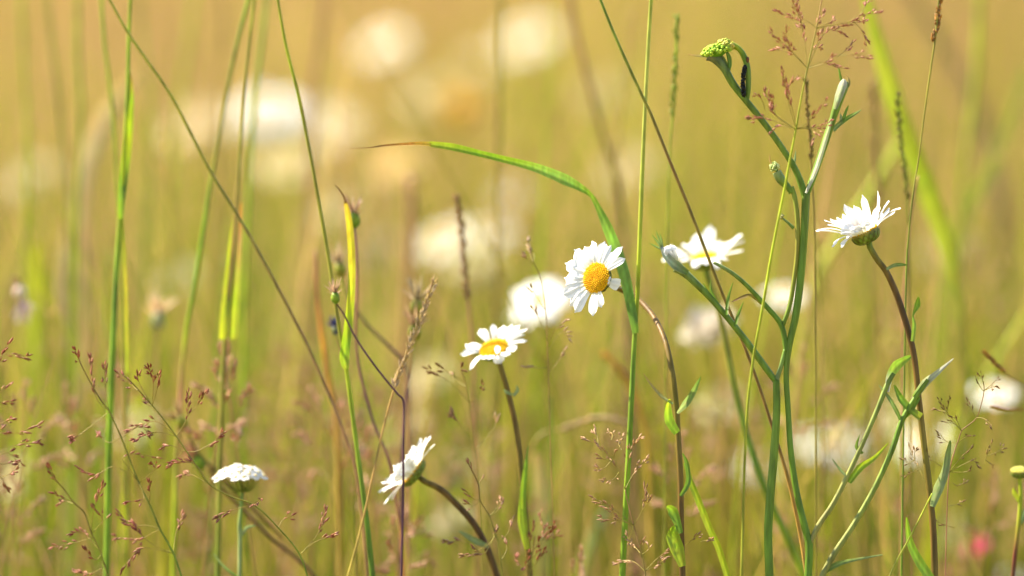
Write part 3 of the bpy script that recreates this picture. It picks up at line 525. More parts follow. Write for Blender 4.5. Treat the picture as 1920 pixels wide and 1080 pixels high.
# ------------------------------------------------------------------ narrow seed spikes
def spike(label, D, stem, ws, cols, axis, width, col, cat="grass spike", seed=0, dens=1.0, size=8):
    rnd = random.Random(seed); l, r = stem_line(stem, D, ws); t = thing("grass_spike", label, cat, foot(l))
    MB().tube(l, r, cols, 6).build("stem", M_STEM, t)
    a = line(axis, D, 10); b = MB(); n = len(a)
    for i in range(n - 1):
        for q in range(max(1, int(2 * dens + rnd.random()))):
            f = rnd.random(); p = a[i].lerp(a[i + 1], f); d = (a[max(0, i - 1)] - a[i + 1]).normalized(); sd = rnd.uniform(-1, 1)
            o = d * .9 + RIGHT * sd * .45 + FWD * rnd.uniform(-.4, .4)
            b.spindle(p + RIGHT * px(sd * width * .3, D), o, px(size * rnd.uniform(.8, 1.4), D), px(width * .22, D), mix(col[0], col[1], rnd.random()), mix(col[0], col[1], rnd.random()))
    b.build("seed_spike", M_SEED, t); return t
spike("green notched grass spike standing right of the tall straight stalk", 2.42, [(1269, 30), (1267, 120), (1262, 200), (1255, 300), (1250, 500), (1245, 1095)], (4, 4), [FRESH, OLIVE], [(1269, 30), (1268, 80), (1266, 130), (1262, 180), (1258, 220)], 11, (FRESH, OLIVE), seed=1, dens=.8)
spike("brown grass spike passing behind the upper right panicle", 2.36, [(1510, 150), (1518, 260), (1523, 350), (1528, 500), (1530, 1095)], (4, 4), [BROWN, OLIVE], [(1511, 150), (1514, 200), (1519, 260), (1520, 300)], 9, (BROWN, OLIVE), seed=2)
spike("dark brown grass spike cut by the top edge at right", 2.33, [(1763, -30), (1755, 60), (1745, 130), (1735, 200), (1722, 300), (1714, 350), (1704, 440), (1698, 560), (1690, 1095)], (4, 3, 4), [OLIVE, OLIVE, GREEN], [(1763, -20), (1761, 20), (1757, 50), (1748, 80)], 10, (DKBROWN, ORANGE), seed=3)
spike("dark seed spike running along the bright blurred blade", 2.42, [(1682, 175), (1688, 250), (1696, 320), (1702, 400), (1705, 500), (1708, 1095)], (3, 4), [FRESH, BROWN], [(1682, 178), (1686, 230), (1690, 280), (1697, 330), (1702, 375)], 9, (DKBROWN, OLIVE), seed=4)
spike("blurred brown spike left of the bright blurred blade", 2.65, [(1638, 150), (1642, 250), (1645, 350), (1648, 600), (1650, 1095)], (6, 6), [BROWN, TAN], [(1637, 155), (1640, 230), (1643, 300), (1646, 380)], 18, (BROWN, TAN), seed=5)
spike("soft brown upright spike in front of the wide pale blur at centre", 2.5, [(858, 370), (865, 430), (872, 500), (878, 560), (885, 640), (890, 800), (895, 1095)], (5, 6), [BROWN, PINK, TAN], [(857, 368), (863, 410), (868, 460), (872, 520), (876, 560)], 13, (BROWN, PINK), seed=6)
spike("straw-coloured feathery spike leaning right over the withered heads", 2.345, [(806, 545), (790, 590), (776, 635), (762, 670), (742, 720), (722, 790), (704, 870), (684, 960), (664, 1040), (648, 1095)], (4, 4, 4, 5), [STRAW, TAN, TAN, (.5, .42, .06)], [(814, 532), (803, 560), (790, 590), (780, 620), (772, 640), (762, 668), (745, 708), (738, 730)], 8, (STRAW, (.62, .45, .28)), seed=7, dens=.9, size=14)
spike("dry tan plume arching behind the green stalk at lower centre", 2.55, [(1175, 790), (1140, 785), (1100, 790), (1060, 805), (1010, 820), (985, 900), (975, 1095)], (6, 6), [TAN, OLIVE], [(1172, 792), (1130, 782), (1090, 792), (1050, 806)], 18, (TAN, (.6, .42, .25)), seed=8, dens=1.3)
spike("purple-brown seed spike at the right edge pointing left", 2.42, [(1868, 765), (1890, 768), (1918, 768), (1950, 800), (1960, 1095)], (3, 4), [RED, OLIVE], [(1864, 762), (1885, 767), (1915, 768)], 9, (RED, PINK), seed=9)
spike("dark drooping grass spike above the right edge panicle", 2.4, [(1850, 664), (1870, 685), (1895, 708), (1925, 730), (1950, 800), (1955, 1095)], (3, 4), [BROWN, OLIVE], [(1848, 662), (1862, 678), (1878, 692), (1886, 696)], 9, (DKBROWN, ORANGE), seed=10)

# ------------------------------------------------------------------ open panicles (bent grass)
def panicle(label, D, stem, ws, scol, branches, col, seed=0, size=8, dens=1.0, cat="bent grass", group=None, sec=True, shut=.35):
    rnd = random.Random(seed); l, r = stem_line(stem, D, ws, 5); t = thing("bent_grass_panicle", label, cat, foot(l), group)
    MB().tube(l, r, scol, 6).build("stem", M_STEM, t)
    for bp in branches:
        dz0 = rnd.uniform(-.02, .02); m = len(bp)
        q = [(p[0], p[1], dz0 * i / (m - 1)) for i, p in enumerate(bp)]
        a = line(q, D, 6); b = MB(); n = len(a)
        b.tube(a, [px(1.5, D) / 2, px(.8, D) / 2], [OLIVE, mix(col[0], TAN, .4)], 5)
        s = MB(); ln = (a[-1] - a[0]).length / px(1, D); cnt = max(4, int(ln / 7 * dens))
        for k in range(cnt):
            u = shut + (1 - shut) * (k + rnd.random() * .8) / cnt; f = min(u, .999) * (n - 1); j = int(f); p = a[j].lerp(a[j + 1], f - j); d = (a[min(j + 1, n - 1)] - a[max(0, j - 1)]).normalized()
            sd = Vector((rnd.uniform(-1, 1), rnd.uniform(-1, 1), rnd.uniform(-1, 1))); e = (d * .9 + sd * .6).normalized(); pl = px(rnd.uniform(2, 12) * (1.15 - u * .6), D) if sec else px(rnd.uniform(1, 4), D)
            if u > .95: pl *= .2
            tipp = p + e * pl; b.tube([p, p.lerp(tipp, .6) + d * pl * .1, tipp], [px(.55, D) / 2] * 3, [col[0]], 4)
            e2 = (e * .5 + d * .9 + sd * .15).normalized(); c0 = mix(col[0], col[1], rnd.random()); sz = size * 1.45 * rnd.uniform(.75, 1.3)
            s.spindle(tipp, e2, px(sz, D), px(sz * .14, D), mix(c0, STRAW, rnd.random() ** 2 * .7), c0)
            if rnd.random() < .35: s.spindle(tipp, (e2 + sd * .5).normalized(), px(sz * .8, D), px(sz * .11, D), mix(c0, STRAW, rnd.random() * .5), c0)
        o = b.build("branch", M_STEM, t); s.build("spikelets", M_SEED, o)
    return t
RB = ((.19, .035, .022), (.42, .14, .08)); PB = (PINK, (.55, .26, .20)); DB = (DKBROWN, BROWN)
panicle("pink-seeded open panicle on a thin yellow stem before the forked weed", 2.27, [(1548, -40), (1538, 15), (1528, 65), (1514, 128), (1502, 185), (1492, 244), (1481, 300), (1470, 360), (1448, 470), (1430, 575), (1410, 690), (1398, 820), (1390, 1095)], (2.5, 3, 4, 5, 5, 5), [PINK, OLIVE, YGREEN, YGREEN, OLIVE],
        [[(1493, 242), (1486, 205), (1474, 165), (1467, 130)], [(1493, 242), (1478, 190), (1480, 160), (1494, 148)], [(1493, 242), (1462, 222), (1447, 205), (1434, 168)], [(1493, 242), (1458, 220), (1450, 195), (1446, 185)], [(1490, 243), (1465, 236), (1447, 246)], [(1493, 242), (1516, 228), (1532, 208), (1551, 187)], [(1493, 242), (1520, 240), (1545, 235), (1558, 226)],
         [(1493, 242), (1518, 238), (1532, 248), (1526, 262)], [(1434, 205), (1428, 186), (1418, 178)], [(1493, 242), (1440, 224), (1405, 222)],
         [(1514, 128), (1492, 104), (1472, 86), (1447, 62)], [(1514, 128), (1488, 100), (1478, 80), (1473, 52)], [(1476, 98), (1466, 95), (1455, 92)], [(1514, 128), (1540, 120), (1558, 108), (1564, 106)], [(1514, 128), (1540, 116), (1562, 122), (1584, 128)], [(1568, 108), (1586, 94), (1598, 80)], [(1576, 104), (1600, 103), (1632, 105)],
         [(1514, 128), (1506, 60), (1493, -5)], [(1505, 60), (1498, 30), (1486, 5)], [(1532, 53), (1565, 46), (1590, 42), (1604, 38)], [(1590, 44), (1610, 42), (1625, 40)], [(1600, 40), (1616, 58), (1624, 82)], [(1532, 53), (1510, 38), (1480, 30), (1457, 22)], [(1480, 30), (1490, 42), (1494, 48)],
         [(1590, 42), (1616, 28), (1650, 25)], [(1612, 30), (1620, 15), (1632, -2)], [(1526, 72), (1533, 45), (1545, 25)], [(1519, 98), (1530, 90), (1540, 88)], [(1522, 90), (1533, 78), (1536, 66)], [(1530, 53), (1556, 42), (1562, 34)], [(1514, 128), (1548, 60), (1580, 62)]], ((.30, .09, .045), (.48, .20, .12)), 3, 7.4, .95)
panicle("dark red panicle on the stem bending left in the lower left", 2.33, [(143, 660), (155, 690), (172, 722), (190, 752), (205, 772), (227, 820), (258, 900), (282, 950), (300, 992), (325, 1038), (345, 1095)], (2, 3, 4, 4), [BROWN, OLIVE, GREEN],
        [[(204, 770), (198, 730), (196, 685)], [(204, 770), (180, 745), (168, 668)], [(160, 700), (150, 680), (140, 655)], [(227, 820), (205, 830), (190, 820), (186, 815)], [(227, 822), (260, 800), (275, 810)], [(258, 900), (215, 875), (180, 890), (150, 880)], [(258, 900), (235, 870), (230, 858), (255, 852), (296, 858)], [(262, 905), (290, 880), (285, 870)], [(205, 772), (150, 815), (138, 822)],
         [(300, 992), (275, 985), (245, 985), (225, 962)], [(300, 992), (285, 1000), (262, 1010), (218, 1008)], [(325, 1038), (290, 1030), (262, 1030), (228, 1068)], [(325, 1038), (285, 1020), (262, 1000), (255, 990)], [(325, 1038), (330, 1000), (340, 970)], [(280, 945), (281, 925), (280, 905)], [(258, 900), (270, 935), (240, 940)]], RB, 5, 8.6, .85, shut=.5)
panicle("wine-red panicle leaning left on the long stem under the wilted heads", 2.32, [(232, 704), (248, 718), (262, 734), (285, 760), (310, 790), (330, 818), (350, 847), (372, 880), (392, 908), (430, 930), (478, 948), (522, 990), (562, 1040), (580, 1095)], (2, 3, 3, 3), [BROWN, OLIVE, OLIVE, GREEN],
        [[(262, 734), (250, 725), (222, 700)], [(285, 760), (262, 720), (258, 702)], [(285, 762), (287, 720), (280, 690)], [(285, 762), (294, 730), (298, 700)], [(310, 790), (280, 760), (270, 748)], [(330, 818), (350, 785), (353, 735)], [(352, 780), (370, 760), (385, 735)], [(330, 818), (290, 790), (240, 808)], [(330, 818), (290, 810), (252, 825)], [(350, 847), (320, 835), (308, 838)], [(350, 847), (372, 845), (405, 825), (415, 812)],
         [(392, 908), (360, 890), (340, 890)], [(392, 908), (365, 870), (320, 868)], [(478, 948), (460, 950), (420, 962), (408, 972)], [(478, 948), (490, 935), (475, 945)], [(522, 990), (530, 975), (545, 968)], [(562, 1040), (590, 1010), (602, 985), (610, 955)], [(562, 1040), (588, 1018), (612, 1008), (625, 1002)], [(345, 845), (330, 860), (316, 875)]], RB, 6, 8.2, .95, shut=.45)
panicle("small rust panicle bowed left in the lower left corner", 2.34, [(86, 872), (100, 895), (118, 915), (138, 942), (158, 962), (172, 1000), (190, 1040), (206, 1095)], (2, 3, 3), [BROWN, OLIVE],
        [[(118, 915), (105, 898), (90, 873)], [(138, 942), (120, 935), (104, 925)], [(138, 945), (125, 940), (110, 942)], [(172, 1000), (175, 960), (185, 925), (196, 912)], [(174, 1008), (140, 1018), (98, 1025)], [(174, 1008), (155, 1000), (140, 998)], [(185, 1030), (168, 1010), (155, 995)], [(190, 1040), (178, 1050), (160, 1030)], [(200, 1060), (170, 1075), (140, 1070)], [(172, 1000), (192, 975), (175, 950)]], RB, 8, 8.8, .85, shut=.4)
panicle("ragged purple panicle reaching in from the left edge", 2.33, [(-30, 690), (-22, 740), (-15, 800), (-12, 860), (-10, 960), (-8, 1095)], (3, 4), [BROWN, OLIVE],
        [[(-28, 700), (0, 668), (25, 664), (50, 668)], [(-28, 700), (-5, 680), (15, 645)], [(-22, 745), (0, 735), (20, 722)], [(-22, 750), (0, 755), (20, 752)], [(-15, 800), (10, 790), (22, 782)], [(-15, 810), (30, 812), (70, 798)], [(-12, 850), (30, 835), (72, 830)], [(-12, 860), (15, 850), (35, 868)], [(-12, 870), (10, 870), (25, 866)], [(-12, 880), (5, 900), (15, 915)], [(-12, 820), (0, 812), (10, 812)], [(-10, 900), (15, 890), (30, 880)]], RB, 9, 9.5, .7, shut=.45)
panicle("slim brown panicle curving up beside the tipped daisy's stem", 2.33, [(877, 868), (888, 888), (897, 908), (900, 937), (910, 955), (918, 968), (928, 1000), (934, 1020), (945, 1095)], (2, 2.5, 3), [BROWN, OLIVE],
        [[(897, 908), (888, 890), (878, 870)], [(897, 908), (902, 900), (905, 895)], [(900, 937), (888, 935), (874, 920)], [(900, 937), (890, 948), (876, 945)], [(918, 968), (932, 958), (940, 940)], [(918, 968), (938, 945), (940, 935)], [(928, 1000), (900, 1030), (872, 1015), (848, 1015), (835, 1017)], [(928, 1003), (908, 1038), (888, 1025)], [(930, 1005), (900, 1035), (868, 1040)], [(933, 1018), (952, 1000), (958, 980)], [(940, 1050), (950, 1030), (945, 1010)], [(936, 1030), (925, 1012), (932, 990)]], (BROWN, PINK), 10, 8.6, .6, shut=.5)
panicle("upright rusty panicle low at the centre between two stems", 2.36, [(1003, 1005), (1000, 1030), (996, 1050), (992, 1095)], (2, 3), [BROWN, OLIVE],
        [[(998, 1040), (992, 1020), (996, 1000), (1001, 985)], [(996, 1050), (1010, 1030), (1008, 1008)], [(996, 1050), (985, 1060), (990, 1035)], [(994, 1070), (1010, 1050), (1022, 1030)], [(994, 1070), (975, 1060), (968, 1045)], [(1000, 1030), (1025, 1005), (1040, 985)], [(1000, 1030), (1030, 1010), (1046, 998)], [(1000, 1030), (1018, 1000), (1012, 960)]], RB, 11, 8, .9, shut=.3)
panicle("beige open panicle spread behind the lower part of the tall stalk", 2.305, [(1172, 918), (1180, 955), (1188, 985), (1196, 1015), (1203, 1040), (1210, 1075), (1214, 1095)], (1.5, 2, 3), [PINK, OLIVE],
        [[(1172, 918), (1162, 888), (1148, 862), (1124, 836), (1098, 824)], [(1122, 835), (1120, 818), (1116, 802)], [(1150, 866), (1152, 850), (1155, 845)], [(1150, 866), (1132, 860), (1122, 856)], [(1148, 862), (1130, 880), (1122, 875)], [(1160, 886), (1148, 900), (1130, 900)], [(1172, 918), (1190, 885), (1212, 862)], [(1172, 918), (1180, 850), (1200, 822)], [(1166, 845), (1160, 830), (1168, 816)], [(1146, 826), (1148, 815), (1140, 808)],
         [(1188, 985), (1158, 960), (1135, 945), (1112, 933)], [(1188, 985), (1160, 976), (1130, 974)], [(1188, 985), (1160, 970), (1145, 952)], [(1188, 985), (1202, 962), (1208, 935), (1208, 914)], [(1203, 960), (1212, 945), (1218, 935)], [(1188, 985), (1180, 1010), (1176, 1005)], [(1203, 1040), (1190, 1025), (1176, 1010)], [(1203, 1045), (1200, 1030), (1205, 1012)], [(1210, 1070), (1235, 1045), (1262, 1026)], [(1210, 1070), (1228, 1062), (1250, 1044)], [(1210, 1072), (1185, 1052), (1155, 1058)], [(1203, 1040), (1216, 1030), (1215, 1020)], [(1285, 1022), (1298, 1012), (1310, 1002)], [(1314, 1016), (1325, 1013), (1334, 1011)]], ((.30, .15, .07), (.55, .33, .18)), 12, 7.5, .9, shut=.35)
panicle("fine dark airy panicle between the brown stem and the right edge", 2.31, [(1844, 715), (1845, 735), (1838, 765), (1830, 785), (1812, 800), (1803, 808), (1796, 828), (1790, 845), (1780, 885), (1776, 950), (1772, 1095)], (1.5, 2, 2), [BROWN, PINK],
        [[(1844, 733), (1836, 722), (1830, 708)], [(1844, 733), (1858, 722), (1872, 708)], [(1844, 733), (1860, 726), (1872, 726)], [(1844, 720), (1842, 710), (1840, 704)], [(1830, 783), (1822, 768), (1814, 758)], [(1830, 783), (1845, 785), (1858, 796)], [(1803, 808), (1785, 785), (1772, 768), (1760, 748)], [(1775, 772), (1765, 770), (1752, 768)], [(1775, 772), (1778, 758), (1780, 748)], [(1803, 808), (1790, 795), (1772, 792)], [(1803, 808), (1795, 790), (1788, 782)], [(1796, 830), (1775, 828), (1762, 812)], [(1796, 830), (1810, 820), (1820, 818)],
         [(1780, 885), (1755, 868), (1740, 860), (1736, 845)], [(1735, 905), (1724, 880), (1714, 860), (1705, 835)], [(1724, 880), (1712, 885), (1695, 892)], [(1714, 862), (1704, 868), (1696, 862)], [(1716, 864), (1715, 848), (1718, 842)], [(1780, 885), (1800, 860), (1820, 840)], [(1780, 885), (1808, 870), (1824, 864), (1834, 872)], [(1780, 885), (1810, 885), (1820, 880)], [(1776, 950), (1795, 945), (1802, 940)], [(1845, 870), (1850, 855), (1858, 838)], [(1850, 855), (1868, 848), (1882, 840)], [(1848, 862), (1855, 868), (1862, 874)], [(1785, 905), (1796, 910), (1815, 902)], [(1790, 990), (1775, 985), (1755, 978)]], DB, 13, 6, .75, shut=.4)
panicle("dark sparse panicle rising left of the small daisy's stem", 2.37, [(866, 690), (872, 715), (880, 760), (888, 830), (898, 900), (905, 1095)], (1.5, 2, 2), [BROWN, OLIVE],
        [[(880, 755), (850, 722), (825, 705), (802, 692)], [(872, 715), (842, 700), (828, 688)], [(872, 712), (866, 700), (864, 690)], [(880, 755), (900, 735), (905, 722)], [(875, 725), (852, 712), (850, 700)], [(888, 830), (865, 800), (850, 775)], [(890, 845), (925, 805), (930, 785)]], (BROWN, (.25, .12, .06)), 14, 12, .35, shut=.6)
panicle("dusky thin panicle stem rising left of the main daisy with loose beige seeds", 2.36, [(988, 450), (994, 468), (1000, 490), (1014, 522), (1022, 570), (1027, 650), (1030, 760), (1034, 900), (1040, 1095)], (1.5, 2, 2), [BROWN, TAN],
        [[(1000, 492), (992, 470), (988, 450)], [(1000, 495), (990, 488), (983, 482)], [(1000, 492), (1002, 480), (998, 470)], [(1022, 580), (1005, 555), (998, 540)], [(1027, 650), (1040, 620), (1062, 600)], [(1027, 660), (1050, 625), (1066, 632)], [(1028, 690), (1010, 690), (985, 690)], [(1028, 700), (1045, 680), (1058, 655)], [(1027, 640), (1012, 600), (1000, 580)]], ((.3, .17, .09), (.5, .33, .2)), 15, 8, .5, shut=.5)
panicle("pale pink panicle in soft focus above the tipped daisy", 2.52, [(590, 720), (600, 780), (612, 850), (625, 940), (632, 1095)], (2.5, 3), [PINK, TAN],
        [[(605, 800), (585, 770), (560, 755)], [(605, 800), (600, 760), (585, 735)], [(605, 805), (625, 780), (640, 765)], [(612, 850), (585, 830), (560, 815)], [(612, 850), (635, 825), (650, 800)], [(620, 900), (600, 885), (585, 890)], [(620, 905), (640, 880), (655, 850)], [(612, 850), (625, 835), (620, 810)]], PB, 16, 10, .9)
panicle("pinkish soft panicle below the tipped daisy at the bottom edge", 2.5, [(770, 965), (768, 1000), (765, 1040), (762, 1095)], (2.5, 3), [PINK, TAN],
        [[(766, 1030), (750, 1010), (735, 1005)], [(766, 1030), (782, 1005), (800, 1000)], [(768, 1000), (775, 985), (790, 975)], [(764, 1060), (745, 1050), (730, 1055)], [(764, 1060), (790, 1045), (805, 1050)], [(768, 1005), (756, 990), (752, 975)]], PB, 17, 10, 1.2)

# softly blurred panicles among the stalks: one built, the rest copied part by part
proto = panicle("blurred pinkish bent grass panicle low among the stalks", 2.7, [(900, 560), (902, 640), (905, 720), (905, 820), (905, 1095)], (3, 3), [PINK, TAN],
        [[(903, 680), (880, 640), (860, 620)], [(903, 680), (925, 640), (945, 610)], [(902, 630), (890, 600), (885, 575)], [(902, 630), (915, 600), (918, 580)], [(905, 730), (870, 700), (845, 690)], [(905, 730), (935, 705), (960, 690)], [(904, 700), (930, 690), (950, 680)], [(902, 600), (898, 570), (900, 545)]], ((.42, .21, .11), (.66, .40, .27)), 18, 9, 1.5, group="blurred panicles low among the stalks")
def copy_tree(o, parent=None):
    c = o.copy(); COL.objects.link(c); c.parent = parent
    for ch in o.children: copy_tree(ch, c)
    return c
rs = random.Random(77); top0 = P(900, 560, 2.7); base0 = proto.location.copy()
spots = [(640, 760, 2.7), (600, 690, 2.75), (560, 900, 2.62), (690, 960, 2.7), (830, 860, 2.6), (880, 790, 2.65), (1120, 740, 2.8), (1330, 800, 2.65), (1300, 740, 2.7), (1370, 780, 2.8), (1400, 960, 2.6), (1620, 920, 2.65), (1560, 1000, 2.7), (1800, 880, 2.6), (1850, 930, 2.7), (40, 840, 2.6), (100, 960, 2.65), (30, 990, 2.7), (330, 960, 2.75), (480, 1010, 2.7), (540, 640, 2.85), (720, 700, 2.9), (260, 640, 3.0), (1050, 930, 2.62), (1180, 560, 3.0), (1760, 560, 3.0), (1870, 480, 3.1), (150, 560, 3.0)]
for k in range(40):
    xx = rs.choice([rs.uniform(-30, 420), rs.uniform(480, 1100), rs.uniform(480, 820), rs.uniform(1150, 1950), rs.uniform(-30, 330), rs.uniform(-30, 700)]); spots.append((xx, 1080 - 430 * rs.random() ** 1.1, rs.uniform(2.42, 2.8)))
for i, (x, y, D) in enumerate(spots):
    o = proto if i == 0 else copy_tree(proto)
    tp = P(x, y, D); s = tp.z / top0.z; o.scale = (s, s, s); o.rotation_euler.z = rs.uniform(0, 6.28) if i else 0
    o.location = (tp.x, tp.y, 0)

# ------------------------------------------------------------------ withered hawkbit heads
def tuft(cx, cy, D, d, size, c_cup, c_tuft, seed, parent):
    rnd = random.Random(seed); b = P(cx, cy, D); d = d.normalized(); s = px(size, D)
    g = MB().tube([b, b + d * s * .25, b + d * s * .6, b + d * s], [s * .12, s * .36, s * .38, s * .24], [c_cup, c_cup, mix(c_cup, YGREEN, .5), c_cup], 10).build("cup", M_STEM, parent)
    t = MB()
    for i in range(26):
        o = Vector((rnd.uniform(-1, 1), rnd.uniform(-1, 1), rnd.uniform(-1, 1))); p0 = b + d * s * .9 + o * s * .15
        e = (d + o * .55).normalized(); f = (d * .5 + o * 1.1).normalized(); ln = s * rnd.uniform(.7, 1.3)
        t.ribbon([p0, p0 + e * ln * .5, p0 + e * ln + f * ln * .15], [s * .12, s * .15, s * .03], [mix(c_tuft[0], c_tuft[1], rnd.random())], (rnd.uniform(0, 3),), .3)
    t.build("withered_tuft", M_SEED, parent)
TT = ((.58, .40, .25), (.34, .20, .11)); GY = ((.30, .22, .15), (.60, .45, .22))
def hawkbit(label, D, stem, ws, cols, heads, name="withered_hawkbit", extra=()):
    l, r = stem_line(stem, D, ws); t = thing(name, label, "withered flower", foot(l)); MB().tube(l, r, cols, 7).build("stem", M_STEM, t)
    for e in extra:
        a = line(e[0], D); MB().tube(a, lerp_list([px(x, D) / 2 for x in e[1]], len(a)), e[2], 6).build("branch", M_STEM, t)
    for h in heads: tuft(h[0], h[1], D, h[2], h[3], h[4], h[5], h[6], t)
    return t
hawkbit("withered brown flower head right behind the yellow leaf blade's top", 2.40, [(665, 425), (669, 480), (670, 560), (668, 640), (678, 710), (700, 790), (728, 860), (740, 930), (752, 1000), (758, 1095)], (4, 5, 5, 6), [PURPLE, PINK, PURPLE, PINK, ORANGE], [(666, 428, cv(-.1, 1, 0), 30, GREEN, TT, 1)])
hawkbit("small tufted green bud on a purple stem crossing the yellow blade", 2.34, [(631, 570), (645, 590), (665, 630), (690, 668), (720, 708), (745, 738), (757, 758), (756, 840), (756, 920), (752, 1095)], (3, 4, 4, 5), [DKBROWN, PURPLE, PURPLE, PURPLE], [(630, 570, cv(-.1, 1, .1), 22, GREEN, TT, 2)])
hawkbit("drooping grey and yellow withered head behind the olive stalk", 2.46, [(645, 520), (655, 560), (690, 610), (730, 650), (760, 690), (768, 800), (765, 1095)], (5, 6, 6), [OLIVE, PURPLE, TAN], [(643, 520, cv(-.3, 1, 0), 30, OLIVE, GY, 3)])
hawkbit("pair of stacked yellowish withered heads behind the straw spike", 2.42, [(776, 640), (772, 690), (762, 740), (757, 800), (753, 870), (750, 1095)], (5, 5, 6), [OLIVE, PURPLE, PURPLE, BROWN], [(776, 640, cv(.1, 1, .1), 34, OLIVE, TT, 4), (779, 592, cv(.1, 1, 0), 32, (.4, .34, .06), GY, 5)], extra=[([(777, 640), (782, 615), (780, 590)], (5, 5, 5), [OLIVE])])
hawkbit("wilted pair of brown heads on dark bent stems above the yarrow", 2.45, [(392, 880), (420, 920), (460, 960), (510, 1010), (560, 1050), (600, 1095)], (7, 7, 8), [BROWN, DKBROWN, BROWN], [(382, 880, cv(-.6, .8, 0), 30, GREEN, ((.45, .25, .12), (.3, .15, .08)), 6), (350, 806, cv(-.5, .8, 0), 30, OLIVE, ((.5, .38, .15), (.3, .18, .08)), 7)],
        extra=[([(350, 806), (365, 840), (390, 870), (415, 890), (440, 925), (480, 960), (530, 1010)], (5, 6, 6, 6), [OLIVE, DKBROWN, BROWN])])
hawkbit("peach-topped grey seed head alone in soft focus at the left", 2.62, [(296, 612), (295, 660), (296, 720), (300, 800), (300, 1095)], (5, 6), [PINK, TAN, OLIVE], [(296, 618, cv(0, 1, 0), 33, (.36, .34, .22), ((.85, .62, .36), (.72, .50, .30)), 8)])
hawkbit("pale pink curled wilted flower by the left edge", 2.6, [(28, 520), (18, 560), (10, 640), (8, 760), (5, 1095)], (5, 6), [PINK, BROWN], [(34, 535, cv(.25, -1, 0), 32, (.75, .55, .45), ((.82, .62, .54), (.62, .42, .36)), 9)], extra=[([(28, 520), (32, 522), (34, 536)], (5, 6, 8), [PINK])])
hawkbit("small dark blue closed bud beside the tufted green bud", 2.42, [(632, 630), (640, 660), (655, 720), (662, 800), (668, 1095)], (3, 4), [BROWN, OLIVE], [(631, 628, cv(-.25, 1, 0), 18, (.06, .06, .12), ((.03, .04, .16), (.06, .06, .14)), 10)])

# ------------------------------------------------------------------ yarrow
def yarrow():
    D = 2.372; l, r = stem_line([(456, 915), (452, 950), (449, 985), (450, 1010), (449, 1095)], D, (5, 6, 8, 7))
    t = thing("yarrow", "white flat-topped yarrow cluster on a pale stem in the lower left", "yarrow", foot(l)); MB().tube(l, r, [GREEN, PALE, PALE], 8, ridge=.06).build("stem", M_STEM, t)
    leaf(t, [(449, 1082), (434, 1074), (416, 1058), (401, 1038)], D, (4, 6, 5, 1), [GREEN, PALE]); leaf(t, [(451, 1006), (462, 990), (480, 985)], D, (6, 7, 2), [PALE])
    rnd = random.Random(9); rays = MB(); fl = None; top = P(456, 918, D)
    for i in range(44):
        rr = 47 * math.sqrt((i + .5) / 44); th = i * 2.39996; dx, dz = rr * math.cos(th), rr * math.sin(th)
        y = 875 + .0085 * rr * rr + rnd.uniform(-4, 4) + dz * .12 - dx * .04; p = P(450 + dx, y, D - px(dz, D) * .9); st = top.lerp(p, .35) + Vector((0, 0, -.004)); n = (UP + RIGHT * dx / 50 - FWD * dz / 50).normalized()
        rays.tube(smooth([top, st, p], 4), [px(2, D) / 2, px(1.3, D) / 2], [GREEN, OLIVE], 5)
        b = MB(); s = px(rnd.uniform(9.5, 12), D); q = n.orthogonal().normalized(); o = n.cross(q)
        for k in range(5):
            a = k * 1.2566 + rnd.uniform(-.2, .2) + i; d = q * math.cos(a) + o * math.sin(a)
            b.petal(p + d * s * .2, p + d * s + n * s * rnd.uniform(-.35, .15), n, s * 1.15, .1, .2, col=WHITE, colb=WHITE, rnd=rnd, nu=5, nv=5)
        b.blob(p + n * s * .08, s * .33, (.7, .62, .36) if rnd.random() < .7 else (.55, .33, .1), (1, 1, .7), 7, 5, n)
        b.build("floret", M_PETAL, t)
    rays.build("flower_rays", M_STEM, t)
yarrow()

# ------------------------------------------------------------------ blurred flowers further back
def far_flower(label, x, y, D, radius, n, name="oxeye_daisy", cat="daisy", cp=WHITE, cd=(.72, .42, .01), k=17, wf=.42, droop=.1, seed=0, disc=.33, thick=0):
    rnd = random.Random(seed * 7 + 3); radius *= .86; cen = P(x, y, D); ft = Vector((cen.x + rnd.uniform(-.05, .05), cen.y + rnd.uniform(-.03, .05), 0)); r = radius
    st = smooth([cen - n * r * .2, cen - n * r * .6 - Vector((0, 0, .02)), cen.lerp(ft, .5) + Vector((rnd.uniform(-.02, .02), 0, 0)), ft - Vector((0, 0, .01))], 5)
    t = thing(name, label, cat, ft); MB().tube(st, [.0016, .0018, .002], [OLIVE, BROWN, OLIVE], 6).build("stem", M_STEM, t)
    h = involucre_mesh(cen, n, r * disc, .6, .0016, rnd, 1, 8).build("flower_head", M_STEM, t)
    disc_mesh(cen, n, r * disc, 40, c0=cd, c1=cd, rnd=rnd).build("disc", M_DISC, h)
    q = n.orthogonal().normalized(); o = n.cross(q)
    b = MB()
    for i in range(k):
        a = 6.283 * i / k + rnd.uniform(-.1, .1); d = q * math.cos(a) + o * math.sin(a); L = r * rnd.uniform(.88, 1.05)
        b.petal(cen + d * r * disc * .9, cen + d * L + n * L * (rnd.uniform(-.1, .12) - droop), n, r * wf, .08, .2, col=cp, colb=cp, rnd=rnd, nu=6, nv=5)
    if thick:
        for i in range(thick):
            a = rnd.random() * 6.283; e = math.sqrt(rnd.random()); d = q * math.cos(a) * e + o * math.sin(a) * e
            b.petal(cen + d * r * .5, cen + d * r * .85 + n * r * rnd.uniform(.3, .6), n, r * .25, .1, .2, col=cp, colb=cp, rnd=rnd, nu=5, nv=5)
    b.build("petals", M_PETAL, h); return t
U = cv(0, .9, .43); UL = cv(-.35, .8, .5); FC = cv(-.3, .8, .5)
FW = (.82, .79, .70)
